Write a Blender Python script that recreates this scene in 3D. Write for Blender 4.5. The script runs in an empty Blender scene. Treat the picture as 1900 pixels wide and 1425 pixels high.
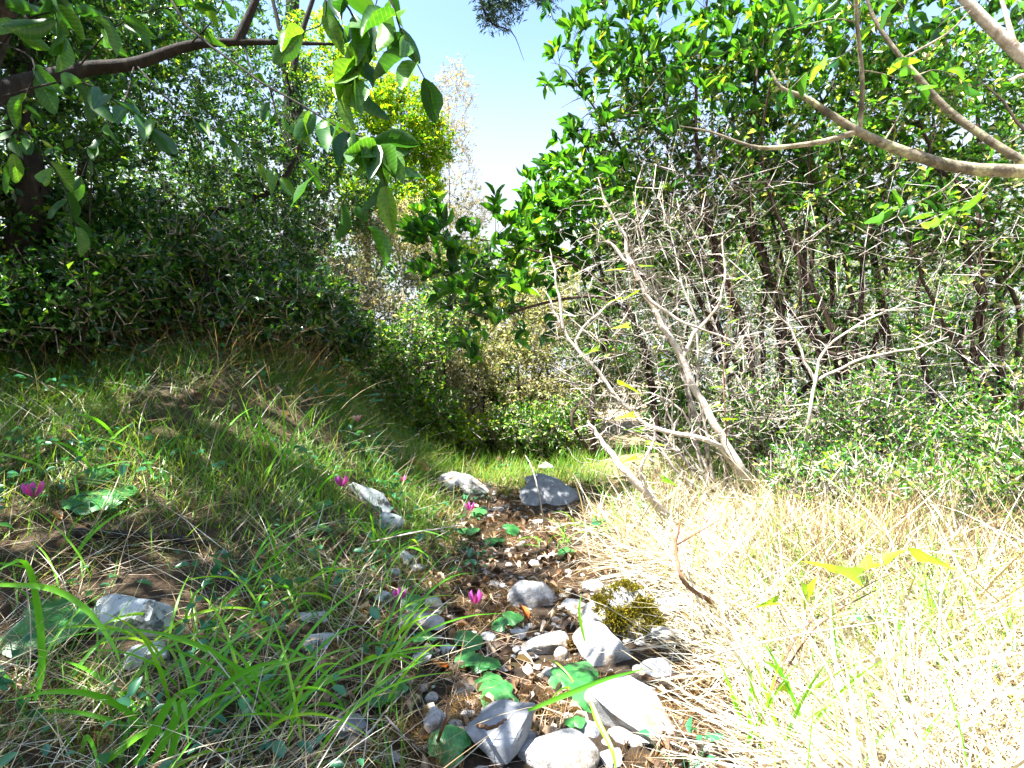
import bpy, math, random
import numpy as np
from mathutils import Vector, Matrix, Quaternion, noise as mnoise

# ------------------------------------------------------------------ camera, world, sun, exposure
SC = bpy.context.scene
H = 0.72                      # the camera is held low over the path
F = 1037.0                    # focal length in pixels of a 1900 px wide frame
cam_d = bpy.data.cameras.new('camera')
cam_d.sensor_width = 36.0
cam_d.lens = 36.0 * F / 1900.0
cam_d.clip_start = 0.02
cam_d.clip_end = 3000.0
cam = bpy.data.objects.new('camera', cam_d)
SC.collection.objects.link(cam)
cam.location = (0, 0, H)
cam.rotation_euler = (math.radians(90), 0, 0)
SC.camera = cam

SUN_AZ = math.radians(-117)   # measured from straight ahead, negative = to the left
SUN_EL = math.radians(62)
sun_vec = Vector((math.sin(SUN_AZ) * math.cos(SUN_EL), math.cos(SUN_AZ) * math.cos(SUN_EL), math.sin(SUN_EL)))
world = bpy.data.worlds.new('World')
SC.world = world
world.use_nodes = True
wn = world.node_tree
sky = wn.nodes.new('ShaderNodeTexSky')
sky.sky_type = 'NISHITA'
sky.sun_disc = False
sky.sun_elevation = SUN_EL
sky.sun_rotation = SUN_AZ
sky.air_density = 1.0
sky.dust_density = 1.0
sky.ozone_density = 3.0
bg = wn.nodes['Background']
tcw = wn.nodes.new('ShaderNodeTexCoord')
sep = wn.nodes.new('ShaderNodeSeparateXYZ'); wn.links.new(tcw.outputs['Generated'], sep.inputs[0])
mrw = wn.nodes.new('ShaderNodeMapRange'); mrw.interpolation_type = 'SMOOTHSTEP'
mrw.inputs['From Min'].default_value = .56; mrw.inputs['From Max'].default_value = .24
wn.links.new(sep.outputs['Z'], mrw.inputs['Value'])
mxw = wn.nodes.new('ShaderNodeMix'); mxw.data_type = 'RGBA'; mxw.inputs['B'].default_value = (2.1, 2.25, 2.4, 1)
wn.links.new(mrw.outputs[0], mxw.inputs['Factor']); wn.links.new(sky.outputs[0], mxw.inputs['A'])
wn.links.new(mxw.outputs['Result'], bg.inputs['Color'])
bg.inputs['Strength'].default_value = 0.085

sun_d = bpy.data.lights.new('sun', 'SUN')
sun_d.energy = 5.0
sun_d.angle = math.radians(0.53)
sun_d.color = (1.0, 0.97, 0.91)
sun = bpy.data.objects.new('sun', sun_d)
SC.collection.objects.link(sun)
sun.rotation_euler = sun_vec.to_track_quat('Z', 'Y').to_euler()

vs = SC.view_settings
vs.view_transform = 'Standard'
vs.look = 'None'
vs.exposure = 2.65
vs.gamma = 1.0
SC.cycles.use_denoising = True
SC.cycles.max_bounces = 8
SC.cycles.diffuse_bounces = 4
SC.cycles.transmission_bounces = 6
SC.cycles.glossy_bounces = 2
SC.cycles.sample_clamp_indirect = 6.0

COL = SC.collection
RNG = np.random.RandomState(11)

# ------------------------------------------------------------------ ground shape
def sstep(v, a, b):
    t = np.clip((v - a) / (b - a), 0, 1)
    return t * t * (3 - 2 * t)

def wob(x, y):
    return (np.sin(x * 1.7 + 0.6) * np.cos(y * 1.3 + 1.1) * 0.5 + np.sin(x * 3.9 + y * 2.3) * 0.28
            + np.sin(x * 7.7 - y * 6.1 + 2.0) * 0.14 + np.cos(x * 13.1 + y * 11.7) * 0.08)

def path_x(y):
    return 0.06 - 0.03 * y + 0.05 * np.sin(y * 0.9)

def ground(x, y):
    x = np.asarray(x, float); y = np.asarray(y, float)
    u = x - path_x(np.clip(y, 0, 9))
    yy = np.clip(y, 0, 60)
    z = 0.93 * sstep(-u, 0.24, 1.65) * sstep(y, 0.7, 3.3)
    z += 0.25 * sstep(-u, 2.2, 6.0)
    z += 0.13 * sstep(u, 0.35, 1.3) * sstep(y, 0.6, 2.6)
    z -= 0.30 * np.clip(u - 4.2, 0, 40)
    z -= 0.03 * np.exp(-(u / 0.3) ** 2)
    z += 0.07 * np.clip(yy - 5.0, 0, 12)
    fade = np.exp(-(np.abs(x) + np.abs(y)) / 25.0)
    z += 0.05 * wob(x, y) * fade
    return z

def ray_ground(px, py):
    """The point of the ground seen at a place of the photograph."""
    dx, dz = (px - 950.0) / F, (712.5 - py) / F
    d = np.linspace(0.4, 14, 4000)
    zz = H + d * dz - ground(d * dx, d)
    k = int(np.argmax(zz < 0)) if (zz < 0).any() else 3999
    dd = d[k]
    return np.array([dd * dx, dd, float(ground(dd * dx, dd))])

def P(px, py, d):
    return np.array([d * (px - 950.0) / F, d, H + d * (712.5 - py) / F])

# ------------------------------------------------------------------ mesh helpers
def mesh(name, V, faces, mat, tint=None, smooth=True):
    """faces: list of int arrays (each M x k)."""
    V = np.asarray(V, np.float32).reshape(-1, 3)
    me = bpy.data.meshes.new(name)
    faces = [np.asarray(f, np.int32) for f in faces if len(f)]
    idx = np.concatenate([f.ravel() for f in faces])
    tot = np.concatenate([np.full(len(f), f.shape[1], np.int32) for f in faces])
    start = np.concatenate([[0], np.cumsum(tot)[:-1]]).astype(np.int32)
    me.vertices.add(len(V)); me.vertices.foreach_set('co', V.ravel())
    me.loops.add(len(idx)); me.loops.foreach_set('vertex_index', idx)
    me.polygons.add(len(tot)); me.polygons.foreach_set('loop_start', start)
    me.update(calc_edges=True)
    me.polygons.foreach_set('use_smooth', np.full(len(tot), smooth, bool))
    if tint is not None:
        at = me.attributes.new('tint', 'FLOAT', 'POINT')
        at.data.foreach_set('value', np.asarray(tint, np.float32).ravel())
    if mat is not None:
        me.materials.append(mat)
    return me

def link(name, data, parent=None, loc=None):
    o = bpy.data.objects.new(name, data)
    COL.objects.link(o)
    if parent is not None:
        o.parent = parent
    if loc is not None:
        o.location = Vector([float(c) for c in loc])
    return o

def tag(o, label, cat=None, group=None, kind=None):
    o['label'] = label
    if cat: o['category'] = cat
    if group: o['group'] = group
    if kind: o['kind'] = kind
    return o

def thing(name, loc, label, cat, group=None):
    return tag(link(name, None, None, loc), label, cat, group)

def norm(v):
    v = np.asarray(v, float)
    return v / np.maximum(np.linalg.norm(v, axis=-1, keepdims=True), 1e-9)

def resample(pts, n, r=None):
    """Catmull-Rom through control points, n points evenly by parameter."""
    p = np.asarray(pts, float); m = len(p)
    q = np.vstack([2 * p[0] - p[1], p, 2 * p[-1] - p[-2]])
    t = np.linspace(0, m - 1 - 1e-6, n); i = t.astype(int); f = (t - i)[:, None]
    a, b, c, d = q[i], q[i + 1], q[i + 2], q[i + 3]
    out = 0.5 * ((2 * b) + (c - a) * f + (2 * a - 5 * b + 4 * c - d) * f ** 2 + (3 * b - a - 3 * c + d) * f ** 3)
    if r is None:
        return out
    return out, np.interp(t, np.arange(m), r)

def tubes(PTS, R, sides):
    """PTS (M,n,3), R (M,n) -> verts, quads (+ end caps by collapse)."""
    PTS = np.asarray(PTS, float); R = np.asarray(R, float)
    M, n, _ = PTS.shape
    T = np.empty_like(PTS)
    T[:, 1:-1] = PTS[:, 2:] - PTS[:, :-2]; T[:, 0] = PTS[:, 1] - PTS[:, 0]; T[:, -1] = PTS[:, -1] - PTS[:, -2]
    T = norm(T)
    main = norm(PTS[:, -1] - PTS[:, 0])
    ref = np.where(np.abs(main[:, 2:3]) > 0.8, np.array([[1.0, 0.13, 0]]), np.array([[0.05, 0.1, 1.0]]))
    U = norm(np.cross(T, ref[:, None, :])); W = np.cross(T, U)
    a = np.linspace(0, 2 * math.pi, sides, endpoint=False)
    V = PTS[:, :, None, :] + R[:, :, None, None] * (np.cos(a)[None, None, :, None] * U[:, :, None, :] + np.sin(a)[None, None, :, None] * W[:, :, None, :])
    V = V.reshape(-1, 3)
    base = (np.arange(M) * n * sides)[:, None, None]
    row = (np.arange(n - 1) * sides)[None, :, None]
    k = np.arange(sides)[None, None, :]; k2 = (k + 1) % sides
    q = np.stack([base + row + k, base + row + k2, base + row + sides + k2, base + row + sides + k], -1).reshape(-1, 4)
    return V, q

def slivers(S, w, rng=RNG):
    """Hair-thin twigs seen from metres away: one narrow quad each, S (M,3,3), w (M,)."""
    a, b = S[:, 0], S[:, 2]
    side = norm(np.cross(b - a, rng.normal(0, 1, a.shape))) * w[:, None]
    V = np.stack([a - side, a + side, b + side * .5, b - side * .5], 1).reshape(-1, 3)
    return V, np.arange(len(S) * 4).reshape(-1, 4)

def leaf_template(rows, widths, fold=0.22, droop=0.18, curl=0.0):
    """A leaf of unit length along +y, unit half width along x, folded at its midrib."""
    V = [(0, 0, 0)]; Fq = []; Ft = []
    for t, w in zip(rows, widths):
        z = -droop * t * t
        V += [(-w, t, z + fold * w), (0, t, z), (w, t, z + fold * w)]
    V.append((0, 1, -droop))
    n = len(rows)
    Ft += [(0, 2, 1), (0, 3, 2)]
    for i in range(n - 1):
        a = 1 + 3 * i; b = a + 3
        Fq += [(a, a + 1, b + 1, b), (a + 1, a + 2, b + 2, b + 1)]
    a = 1 + 3 * (n - 1); tip = len(V) - 1
    Ft += [(a, a + 1, tip), (a + 1, a + 2, tip)]
    return np.array(V, float), [np.array(Ft), np.array(Fq).reshape(-1, 4)]

LEAF_HI = leaf_template([.10, .28, .48, .68, .86, .95], [.45, .80, 1.0, .90, .55, .28])
LEAF_MID = leaf_template([.2, .55, .85], [.7, 1.0, .55])
LEAF_LO = (np.array([(0, 0, 0), (-1, .5, .15), (1, .5, .15), (0, 1, -.12)], float), [np.array([(0, 2, 3), (0, 3, 1)])])

def frames(Y, up=None, rng=RNG, rough=0.6):
    """Rotation matrices whose y axis follows Y and whose z axis looks up unevenly."""
    Y = norm(Y); n = len(Y)
    if up is None:
        up = np.tile(np.array([[0, 0, 1.0]]), (n, 1))
    Z = up + rng.normal(0, rough, (n, 3))
    Z = norm(Z - (Z * Y).sum(1, keepdims=True) * Y)
    X = np.cross(Y, Z)
    return np.stack([X, Y, Z], -1)      # columns

def scatter(tpl, pos, Fm, sx, sy):
    V, fs = tpl; n = len(pos); k = len(V)
    loc = V[None] * np.stack([sx, sy, sy], -1)[:, None, :]
    W = np.einsum('nij,nkj->nki', Fm, loc) + np.asarray(pos)[:, None, :]
    off = (np.arange(n) * k)
    F2 = [(f[None] + off[:, None, None]).reshape(-1, f.shape[1]) for f in fs if len(f)]
    return W.reshape(-1, 3), F2, k

def blades(pos, az, L, w, lean, bend, K=4, hug=True, rng=RNG, flat=0.35, lift=0.004):
    n = len(pos); t = np.linspace(0, 1, K + 1)
    th = lean[:, None] + bend[:, None] * (t[None, :-1] + .5 / K)
    st = (L / K)[:, None]
    hx = np.concatenate([np.zeros((n, 1)), np.cumsum(np.sin(th) * st, 1)], 1)
    hz = np.concatenate([np.zeros((n, 1)), np.cumsum(np.cos(th) * st, 1)], 1)
    sway = rng.normal(0, .5, (n, 1)) * (t[None] ** 2) * 0.22 * L[:, None]
    ca, sa = np.cos(az)[:, None], np.sin(az)[:, None]
    C = np.stack([pos[:, 0:1] + hx * ca - sway * sa, pos[:, 1:2] + hx * sa + sway * ca, pos[:, 2:3] + hz], -1)
    if hug:
        g = ground(C[..., 0], C[..., 1]) + lift
        C[..., 2] = np.maximum(C[..., 2], g + rng.uniform(0, .02, (n, 1)) * t[None])
    tw = rng.normal(0, flat, n)
    side = np.stack([-np.sin(az + tw), np.cos(az + tw), rng.normal(0, .25, n)], -1)
    prof = np.clip(1.0 - t ** 2.2, 0.06, 1) * (0.55 + 0.45 * np.minimum(1, t * 5))
    off = side[:, None, :] * (w[:, None] * prof[None])[..., None] * .5
    V = np.stack([C - off, C + off], 2).reshape(-1, 3)
    b = (np.arange(n) * (K + 1) * 2)[:, None]; r = (np.arange(K) * 2)[None]
    q = np.stack([b + r, b + r + 1, b + r + 3, b + r + 2], -1).reshape(-1, 4)
    return V, [q], 2 * (K + 1)

# ------------------------------------------------------------------ materials
def new_mat(name):
    m = bpy.data.materials.new(name); m.use_nodes = True
    nt = m.node_tree; nt.nodes.clear()
    return m, nt, nt.nodes, nt.links

def ramp(N, stops):
    r = N.new('ShaderNodeValToRGB')
    el = r.color_ramp.elements
    while len(el) < len(stops): el.new(0.5)
    for e, (p, c) in zip(el, stops):
        e.position = p; e.color = (*c, 1)
    return r

def leaf_mat(name, stops, trans=0.35, tcol=1.9, rough=0.45, spec=0.4, nscale=30, namp=.25, veins=0.0):
    m, nt, N, Lk = new_mat(name)
    at = N.new('ShaderNodeAttribute'); at.attribute_name = 'tint'
    tc = N.new('ShaderNodeTexCoord')
    nz = N.new('ShaderNodeTexNoise'); nz.inputs['Scale'].default_value = nscale; nz.inputs['Detail'].default_value = 3
    Lk.new(tc.outputs['Object'], nz.inputs['Vector'])
    ma = N.new('ShaderNodeMath'); ma.operation = 'MULTIPLY_ADD'; ma.inputs[1].default_value = namp; ma.use_clamp = True
    sb = N.new('ShaderNodeMath'); sb.operation = 'SUBTRACT'; sb.inputs[1].default_value = namp * .5
    Lk.new(nz.outputs['Fac'], ma.inputs[0]); Lk.new(at.outputs['Fac'], sb.inputs[0]); Lk.new(sb.outputs[0], ma.inputs[2])
    fac = ma.outputs[0]
    if veins:
        sx = N.new('ShaderNodeSeparateXYZ'); Lk.new(tc.outputs['Object'], sx.inputs[0])
        ab = N.new('ShaderNodeMath'); ab.operation = 'ABSOLUTE'; Lk.new(sx.outputs['X'], ab.inputs[0])
        rib = N.new('ShaderNodeMapRange'); rib.inputs['From Min'].default_value = .022; rib.inputs['From Max'].default_value = .0; rib.inputs['To Max'].default_value = veins * 1.5
        Lk.new(ab.outputs[0], rib.inputs['Value'])
        m1 = N.new('ShaderNodeMath'); m1.operation = 'MULTIPLY_ADD'; m1.inputs[1].default_value = -.75; Lk.new(ab.outputs[0], m1.inputs[0]); Lk.new(sx.outputs['Y'], m1.inputs[2])
        m2 = N.new('ShaderNodeMath'); m2.operation = 'MULTIPLY'; m2.inputs[1].default_value = 62; Lk.new(m1.outputs[0], m2.inputs[0])
        m3 = N.new('ShaderNodeMath'); m3.operation = 'SINE'; Lk.new(m2.outputs[0], m3.inputs[0])
        m4 = N.new('ShaderNodeMapRange'); m4.inputs['From Min'].default_value = .72; m4.inputs['To Max'].default_value = veins; Lk.new(m3.outputs[0], m4.inputs['Value'])
        a1 = N.new('ShaderNodeMath'); a1.operation = 'ADD'; Lk.new(fac, a1.inputs[0]); Lk.new(rib.outputs[0], a1.inputs[1])
        a2 = N.new('ShaderNodeMath'); a2.operation = 'ADD'; a2.use_clamp = True; Lk.new(a1.outputs[0], a2.inputs[0]); Lk.new(m4.outputs[0], a2.inputs[1])
        fac = a2.outputs[0]
    rp = ramp(N, stops); Lk.new(fac, rp.inputs[0])
    pb = N.new('ShaderNodeBsdfPrincipled')
    pb.inputs['Roughness'].default_value = rough
    pb.inputs['Specular IOR Level'].default_value = spec
    Lk.new(rp.outputs[0], pb.inputs['Base Color'])
    tr = N.new('ShaderNodeBsdfTranslucent')
    mc = N.new('ShaderNodeMix'); mc.data_type = 'RGBA'; mc.blend_type = 'MULTIPLY'; mc.inputs['Factor'].default_value = 1
    mc.inputs['B'].default_value = (tcol * 1.15, tcol, tcol * .45, 1)
    Lk.new(rp.outputs[0], mc.inputs['A']); Lk.new(mc.outputs['Result'], tr.inputs['Color'])
    mx = N.new('ShaderNodeMixShader'); mx.inputs[0].default_value = trans
    Lk.new(pb.outputs[0], mx.inputs[1]); Lk.new(tr.outputs[0], mx.inputs[2])
    out = N.new('ShaderNodeOutputMaterial'); Lk.new(mx.outputs[0], out.inputs[0])
    return m

def rough_mat(name, stops, scale=8, detail=8, rough=.85, bump=.4, bscale=40, spots=None, tint=False, stretch=None, dist=.01, spec=.25):
    m, nt, N, Lk = new_mat(name)
    tc = N.new('ShaderNodeTexCoord')
    mp = N.new('ShaderNodeMapping'); Lk.new(tc.outputs['Object'], mp.inputs['Vector'])
    if stretch: mp.inputs['Scale'].default_value = stretch
    nz = N.new('ShaderNodeTexNoise'); nz.inputs['Scale'].default_value = scale; nz.inputs['Detail'].default_value = detail; nz.inputs['Roughness'].default_value = .65
    Lk.new(mp.outputs[0], nz.inputs['Vector'])
    fac = nz.outputs['Fac']
    if tint:
        at = N.new('ShaderNodeAttribute'); at.attribute_name = 'tint'
        ad = N.new('ShaderNodeMath'); ad.operation = 'MULTIPLY_ADD'; ad.inputs[1].default_value = .55
        sb = N.new('ShaderNodeMath'); sb.operation = 'SUBTRACT'; sb.inputs[1].default_value = .27
        Lk.new(nz.outputs['Fac'], ad.inputs[0]); Lk.new(at.outputs['Fac'], sb.inputs[0]); Lk.new(sb.outputs[0], ad.inputs[2])
        fac = ad.outputs[0]
    rp = ramp(N, stops); Lk.new(fac, rp.inputs[0])
    col = rp.outputs[0]
    if spots:
        for (sc, lo, hi, c, amount) in spots:
            n2 = N.new('ShaderNodeTexNoise'); n2.inputs['Scale'].default_value = sc; n2.inputs['Detail'].default_value = 6; n2.inputs['Roughness'].default_value = .7
            Lk.new(mp.outputs[0], n2.inputs['Vector'])
            mr = N.new('ShaderNodeMapRange'); mr.inputs['From Min'].default_value = lo; mr.inputs['From Max'].default_value = hi; mr.inputs['To Max'].default_value = amount
            Lk.new(n2.outputs['Fac'], mr.inputs['Value'])
            mx = N.new('ShaderNodeMix'); mx.data_type = 'RGBA'; mx.inputs['B'].default_value = (*c, 1)
            Lk.new(mr.outputs[0], mx.inputs['Factor']); Lk.new(col, mx.inputs['A'])
            col = mx.outputs['Result']
    pb = N.new('ShaderNodeBsdfPrincipled'); pb.inputs['Roughness'].default_value = rough
    pb.inputs['Specular IOR Level'].default_value = spec
    Lk.new(col, pb.inputs['Base Color'])
    nb = N.new('ShaderNodeTexNoise'); nb.inputs['Scale'].default_value = bscale; nb.inputs['Detail'].default_value = 8; nb.inputs['Roughness'].default_value = .7
    Lk.new(mp.outputs[0], nb.inputs['Vector'])
    bp = N.new('ShaderNodeBump'); bp.inputs['Strength'].default_value = bump; bp.inputs['Distance'].default_value = dist
    Lk.new(nb.outputs['Fac'], bp.inputs['Height']); Lk.new(bp.outputs[0], pb.inputs['Normal'])
    out = N.new('ShaderNodeOutputMaterial'); Lk.new(pb.outputs[0], out.inputs[0])
    return m

M = {}
M['arb'] = leaf_mat('strawberry_leaf', [(0, (.010, .05, .012)), (.35, (.022, .10, .012)), (.75, (.06, .21, .012)), (.95, (.11, .29, .014)), (1, (.30, .34, .02))], .4, 2.0, .3, .5, 60)
M['big'] = leaf_mat('overhang_leaf', [(0, (.012, .055, .011)), (.5, (.024, .10, .010)), (.85, (.048, .15, .012)), (1, (.10, .22, .02))], .36, 1.9, .4, .4, 9, .7, veins=.3)  # darkened so that the canopy's shade sits in the leaf colour
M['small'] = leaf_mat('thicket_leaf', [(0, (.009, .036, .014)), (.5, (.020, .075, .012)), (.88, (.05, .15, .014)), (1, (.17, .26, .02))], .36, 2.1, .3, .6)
M['yell'] = leaf_mat('sunlit_leaf', [(0, (.06, .19, .012)), (.5, (.13, .30, .012)), (.85, (.26, .38, .014)), (1, (.50, .40, .02))], .5, 1.9, .45, .3)  # yellow of light shining through the leaves, put into their colour
M['heath'] = leaf_mat('heath_leaf', [(0, (.07, .12, .03)), (.4, (.22, .26, .09)), (.75, (.44, .40, .27)), (1, (.6, .54, .44))], .4, 1.4, .6, .3)  # ramp raised to put sunlight into shrubs that stand in shade
M['grey'] = leaf_mat('dry_leaf_twig', [(0, (.06, .09, .03)), (.4, (.16, .19, .07)), (.8, (.34, .30, .20)), (1, (.5, .42, .3))], .3, 1.3, .6, .3)
M['mixed'] = leaf_mat('thicket_mixed_leaf', [(0, (.010, .045, .010)), (.35, (.028, .12, .010)), (.65, (.075, .24, .014)), (.85, (.20, .33, .03)), (1, (.5, .45, .30))], .36, 1.9, .34, .55)
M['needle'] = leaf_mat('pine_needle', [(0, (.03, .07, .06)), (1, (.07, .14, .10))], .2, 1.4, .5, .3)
M['grass'] = leaf_mat('green_grass', [(0, (.045, .12, .015)), (.45, (.085, .23, .018)), (.75, (.17, .27, .035)), (1, (.38, .34, .14))], .38, 1.7, .42, .35, 8, .15)
M['blade'] = leaf_mat('broad_grass', [(0, (.05, .21, .015)), (.6, (.11, .38, .018)), (1, (.26, .48, .025))], .42, 1.7, .35, .45, 12, .2)  # colour brightened so that clumps in shade look sunlit
M['straw'] = leaf_mat('straw', [(0, (.17, .11, .055)), (.3, (.36, .29, .16)), (.65, (.50, .47, .375)), (1, (.68, .66, .58))], .22, 1.1, .55, .3, 10, .2)
M['rusty'] = leaf_mat('rusty_straw', [(0, (.09, .05, .024)), (.5, (.22, .145, .075)), (1, (.44, .36, .22))], .2, 1.1, .7, .2, 10, .2)
M['mossb'] = leaf_mat('brown_moss', [(0, (.045, .025, .012)), (.4, (.13, .075, .026)), (.75, (.25, .15, .045)), (1, (.36, .29, .09))], .25, 1.2, .8, .1)
M['mossy'] = leaf_mat('yellow_moss', [(0, (.03, .035, .008)), (.5, (.14, .13, .015)), (1, (.40, .33, .03))], .3, 1.2, .8, .1)
M['litter'] = leaf_mat('leaf_litter', [(0, (.045, .028, .016)), (.4, (.15, .085, .045)), (.75, (.33, .23, .15)), (1, (.52, .43, .34))], .15, 1.1, .7, .25, 40, .4)
M['cycl'] = leaf_mat('cyclamen_leaf', [(0, (.018, .10, .035)), (.5, (.035, .17, .04)), (1, (.11, .31, .08))], .3, 1.7, .38, .5, 9, .9, veins=.15)
M['petal'] = leaf_mat('petal', [(0, (.40, .02, .26)), (1, (.62, .12, .52))], .4, 1.0, .5, .3, 20, .3)
M['petalp'] = leaf_mat('pale_petal', [(0, (.72, .22, .42)), (1, (.85, .42, .62))], .4, 1.0, .5, .3, 20, .3)
M['smil'] = leaf_mat('vine_leaf', [(0, (.12, .34, .015)), (1, (.32, .48, .02))], .45, 1.5, .4, .4, 40, .3)
M['vinec'] = leaf_mat('bluegreen_vine_leaf', [(0, (.02, .12, .06)), (1, (.06, .22, .09))], .3, 1.5, .3, .6, 40, .3)  # blue-green leaf of the bank vine and the weeds
M['bark'] = rough_mat('dark_bark', [(.3, (.009, .007, .006)), (.55, (.022, .018, .015)), (.75, (.06, .05, .04))], 30, 8, .9, 1.0, 60, stretch=(1, 1, .35))
M['barkr'] = rough_mat('red_bark', [(.3, (.022, .013, .010)), (.55, (.055, .035, .026)), (.75, (.12, .09, .07))], 26, 8, .9, .6, 60, stretch=(1, 1, .3))
M['twig'] = rough_mat('grey_twig', [(.35, (.07, .055, .045)), (.5, (.28, .24, .21)), (.65, (.60, .56, .51))], 20, 6, .85, .3, 60)
M['limb'] = rough_mat('lichen_limb', [(.3, (.09, .075, .055)), (.55, (.22, .19, .14)), (.8, (.45, .41, .30))], 22, 8, .9, .6, 70, spots=[(14, .50, .60, (.07, .06, .045), .85), (9, .54, .64, (.42, .42, .24), .8)])
M['dead'] = rough_mat('bleached_wood', [(.3, (.28, .23, .18)), (.5, (.46, .41, .36)), (.75, (.64, .60, .54))], 26, 8, .9, .8, 70, spots=[(11, .52, .66, (.16, .11, .07), .85), (40, .6, .7, (.30, .30, .20), .6)])
M['brown'] = rough_mat('brown_stick', [(.3, (.07, .035, .02)), (.6, (.18, .10, .06)), (.8, (.34, .24, .17))], 24, 8, .85, .5, 60)
M['rock'] = rough_mat('limestone', [(.28, (.14, .14, .145)), (.45, (.34, .34, .34)), (.6, (.52, .515, .50)), (.8, (.68, .67, .65))], 9, 10, .9, 1.0, 22, dist=.025,
                      spots=[(16, .55, .64, (.10, .105, .10), .8), (7, .48, .62, (.20, .14, .08), .75), (34, .6, .7, (.30, .22, .12), .6)])
M['rockg'] = rough_mat('grey_limestone', [(.25, (.09, .095, .105)), (.5, (.20, .21, .225)), (.75, (.40, .41, .43))], 10, 10, .8, .7, 30, dist=.012,
                       spots=[(20, .58, .66, (.05, .05, .055), .8)])
M['rockm'] = rough_mat('lichen_limestone', [(.25, (.16, .18, .17)), (.45, (.36, .39, .38)), (.7, (.60, .62, .60))], 8, 10, .9, .7, 30, dist=.012,
                       spots=[(13, .52, .60, (.035, .04, .035), .9), (9, .60, .70, (.12, .09, .03), .6)])

# ------------------------------------------------------------------ ground sheet
def build_ground():
    def axis(lo, hi, n, k):
        u = np.linspace(-1, 1, n)
        return np.sinh(u * k) / math.sinh(k)
    nx, ny = 210, 240
    xs = axis(0, 0, nx, 6.2) * 420.0
    ys = axis(0, 0, ny, 6.2) * 420.0 + 1.6
    X, Y = np.meshgrid(xs, ys)
    Z = ground(X, Y)
    fine = (np.abs(X) < 6) & (np.abs(Y - 3) < 8)
    Z = Z + np.where(fine, RNG.normal(0, .006, X.shape), 0)
    V = np.stack([X, Y, Z], -1).reshape(-1, 3)
    i = np.arange(ny - 1)[:, None] * nx + np.arange(nx - 1)[None]
    q = np.stack([i, i + 1, i + nx + 1, i + nx], -1).reshape(-1, 4)
    u = X - path_x(np.clip(Y, 0, 9))
    t = np.clip(.18 + .16 * sstep(np.abs(u), .25, .8) + .45 * sstep(u, .45, .9) + .25 * sstep(u, 3.5, 5) , 0, 1)
    m = rough_mat('soil', [(.12, (.028, .019, .012)), (.35, (.075, .05, .03)), (.55, (.14, .10, .06)), (.8, (.30, .235, .14)), (1, (.42, .36, .24))], 18, 10, .95, 1.0, 45, tint=True, dist=.03,
                  spots=[(6, .56, .68, (.10, .075, .02), .6)])
    o = link('ground', mesh('ground', V, [q], m, t))
    tag(o, 'brown earth of the woodland path and its banks', None, None, 'structure')
    return o
build_ground()

# ------------------------------------------------------------------ plant growth
def pts_in_blobs(rng, blobs, n, shell=.35):
    """blobs: (centre, radii, weight); more points towards the outside of each blob."""
    w = np.array([b[2] for b in blobs], float); w /= w.sum()
    k = rng.choice(len(blobs), n, p=w)
    C = np.array([b[0] for b in blobs])[k]; R = np.array([b[1] for b in blobs])[k]
    v = norm(rng.normal(0, 1, (n, 3)))
    r = rng.uniform(0, 1, n) ** (1 / 3.0)
    r = r * (1 - shell) + shell * (0.75 + .3 * rng.uniform(0, 1, n)) * r ** .3
    # lumpy outline
    ph = np.sin(C[:, 0] * 9 + v[:, 0] * 5.1) * np.cos(v[:, 1] * 4.3 + C[:, 2] * 7) + .5 * np.sin(v[:, 2] * 9 + C[:, 0] * 3)
    r = r * (1 + .16 * ph)
    return C + v * R * r[:, None]

def B(px, py, d, rx, ry, rd, w=1.0):
    return (P(px, py, d), np.array([rx * d / F, rd, ry * d / F]), w)

def BW(x, y, z, rx, ry, rz, w=1.0):
    return (np.array([x, y, z], float), np.array([rx, ry, rz], float), w)

def grow(rng, stems, tips, wander=.18, thick=1.0, n=6, maxr=.02, tipr=.0012, follow=.4):
    NP = np.concatenate([s[0] for s in stems]); NR = np.concatenate([s[1] for s in stems])
    ND = np.concatenate([norm(np.gradient(s[0], axis=0)) for s in stems])
    cap = len(NP) + len(tips) * (n - 1)
    P_ = np.zeros((cap, 3)); R_ = np.zeros(cap); D_ = np.zeros((cap, 3)); c = len(NP)
    P_[:c], R_[:c], D_[:c] = NP, NR, ND
    d0 = np.min(np.linalg.norm(tips[:, None, :] - NP[None, ::2], axis=2), axis=1)
    order = np.argsort(d0)
    TW = np.zeros((len(tips), n, 3)); TR = np.zeros((len(tips), n))
    tt = np.linspace(0, 1, n)[:, None]
    for j, k in enumerate(order):
        tip = tips[k]
        v = tip - P_[:c]; dist = np.linalg.norm(v, axis=1) + 1e-6
        cost = dist * (1 + .55 * np.clip(-v[:, 2] / dist, 0, 1)) + .05 * (R_[:c] < .0022)
        i = int(np.argmin(cost)); L = dist[i]; s = P_[i]
        ctl = s + D_[i] * L * follow + (tip - s) * .2 + rng.normal(0, wander * L * .6, 3)
        q = s * (1 - tt) ** 2 + 2 * ctl * tt * (1 - tt) + tip * tt ** 2
        q[1:-1] += rng.normal(0, wander * L * .16, (n - 2, 3))
        r0 = min(R_[i] * .8, (.0018 + .013 * L) * thick, maxr)
        r = r0 + (max(tipr, r0 * .25) - r0) * tt[:, 0]
        TW[j], TR[j] = q, r
        P_[c:c + n - 1] = q[1:]; R_[c:c + n - 1] = r[1:]
        D_[c:c + n - 1] = norm(q[1:] - q[:-1]); c += n - 1
    return TW, TR

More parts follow.
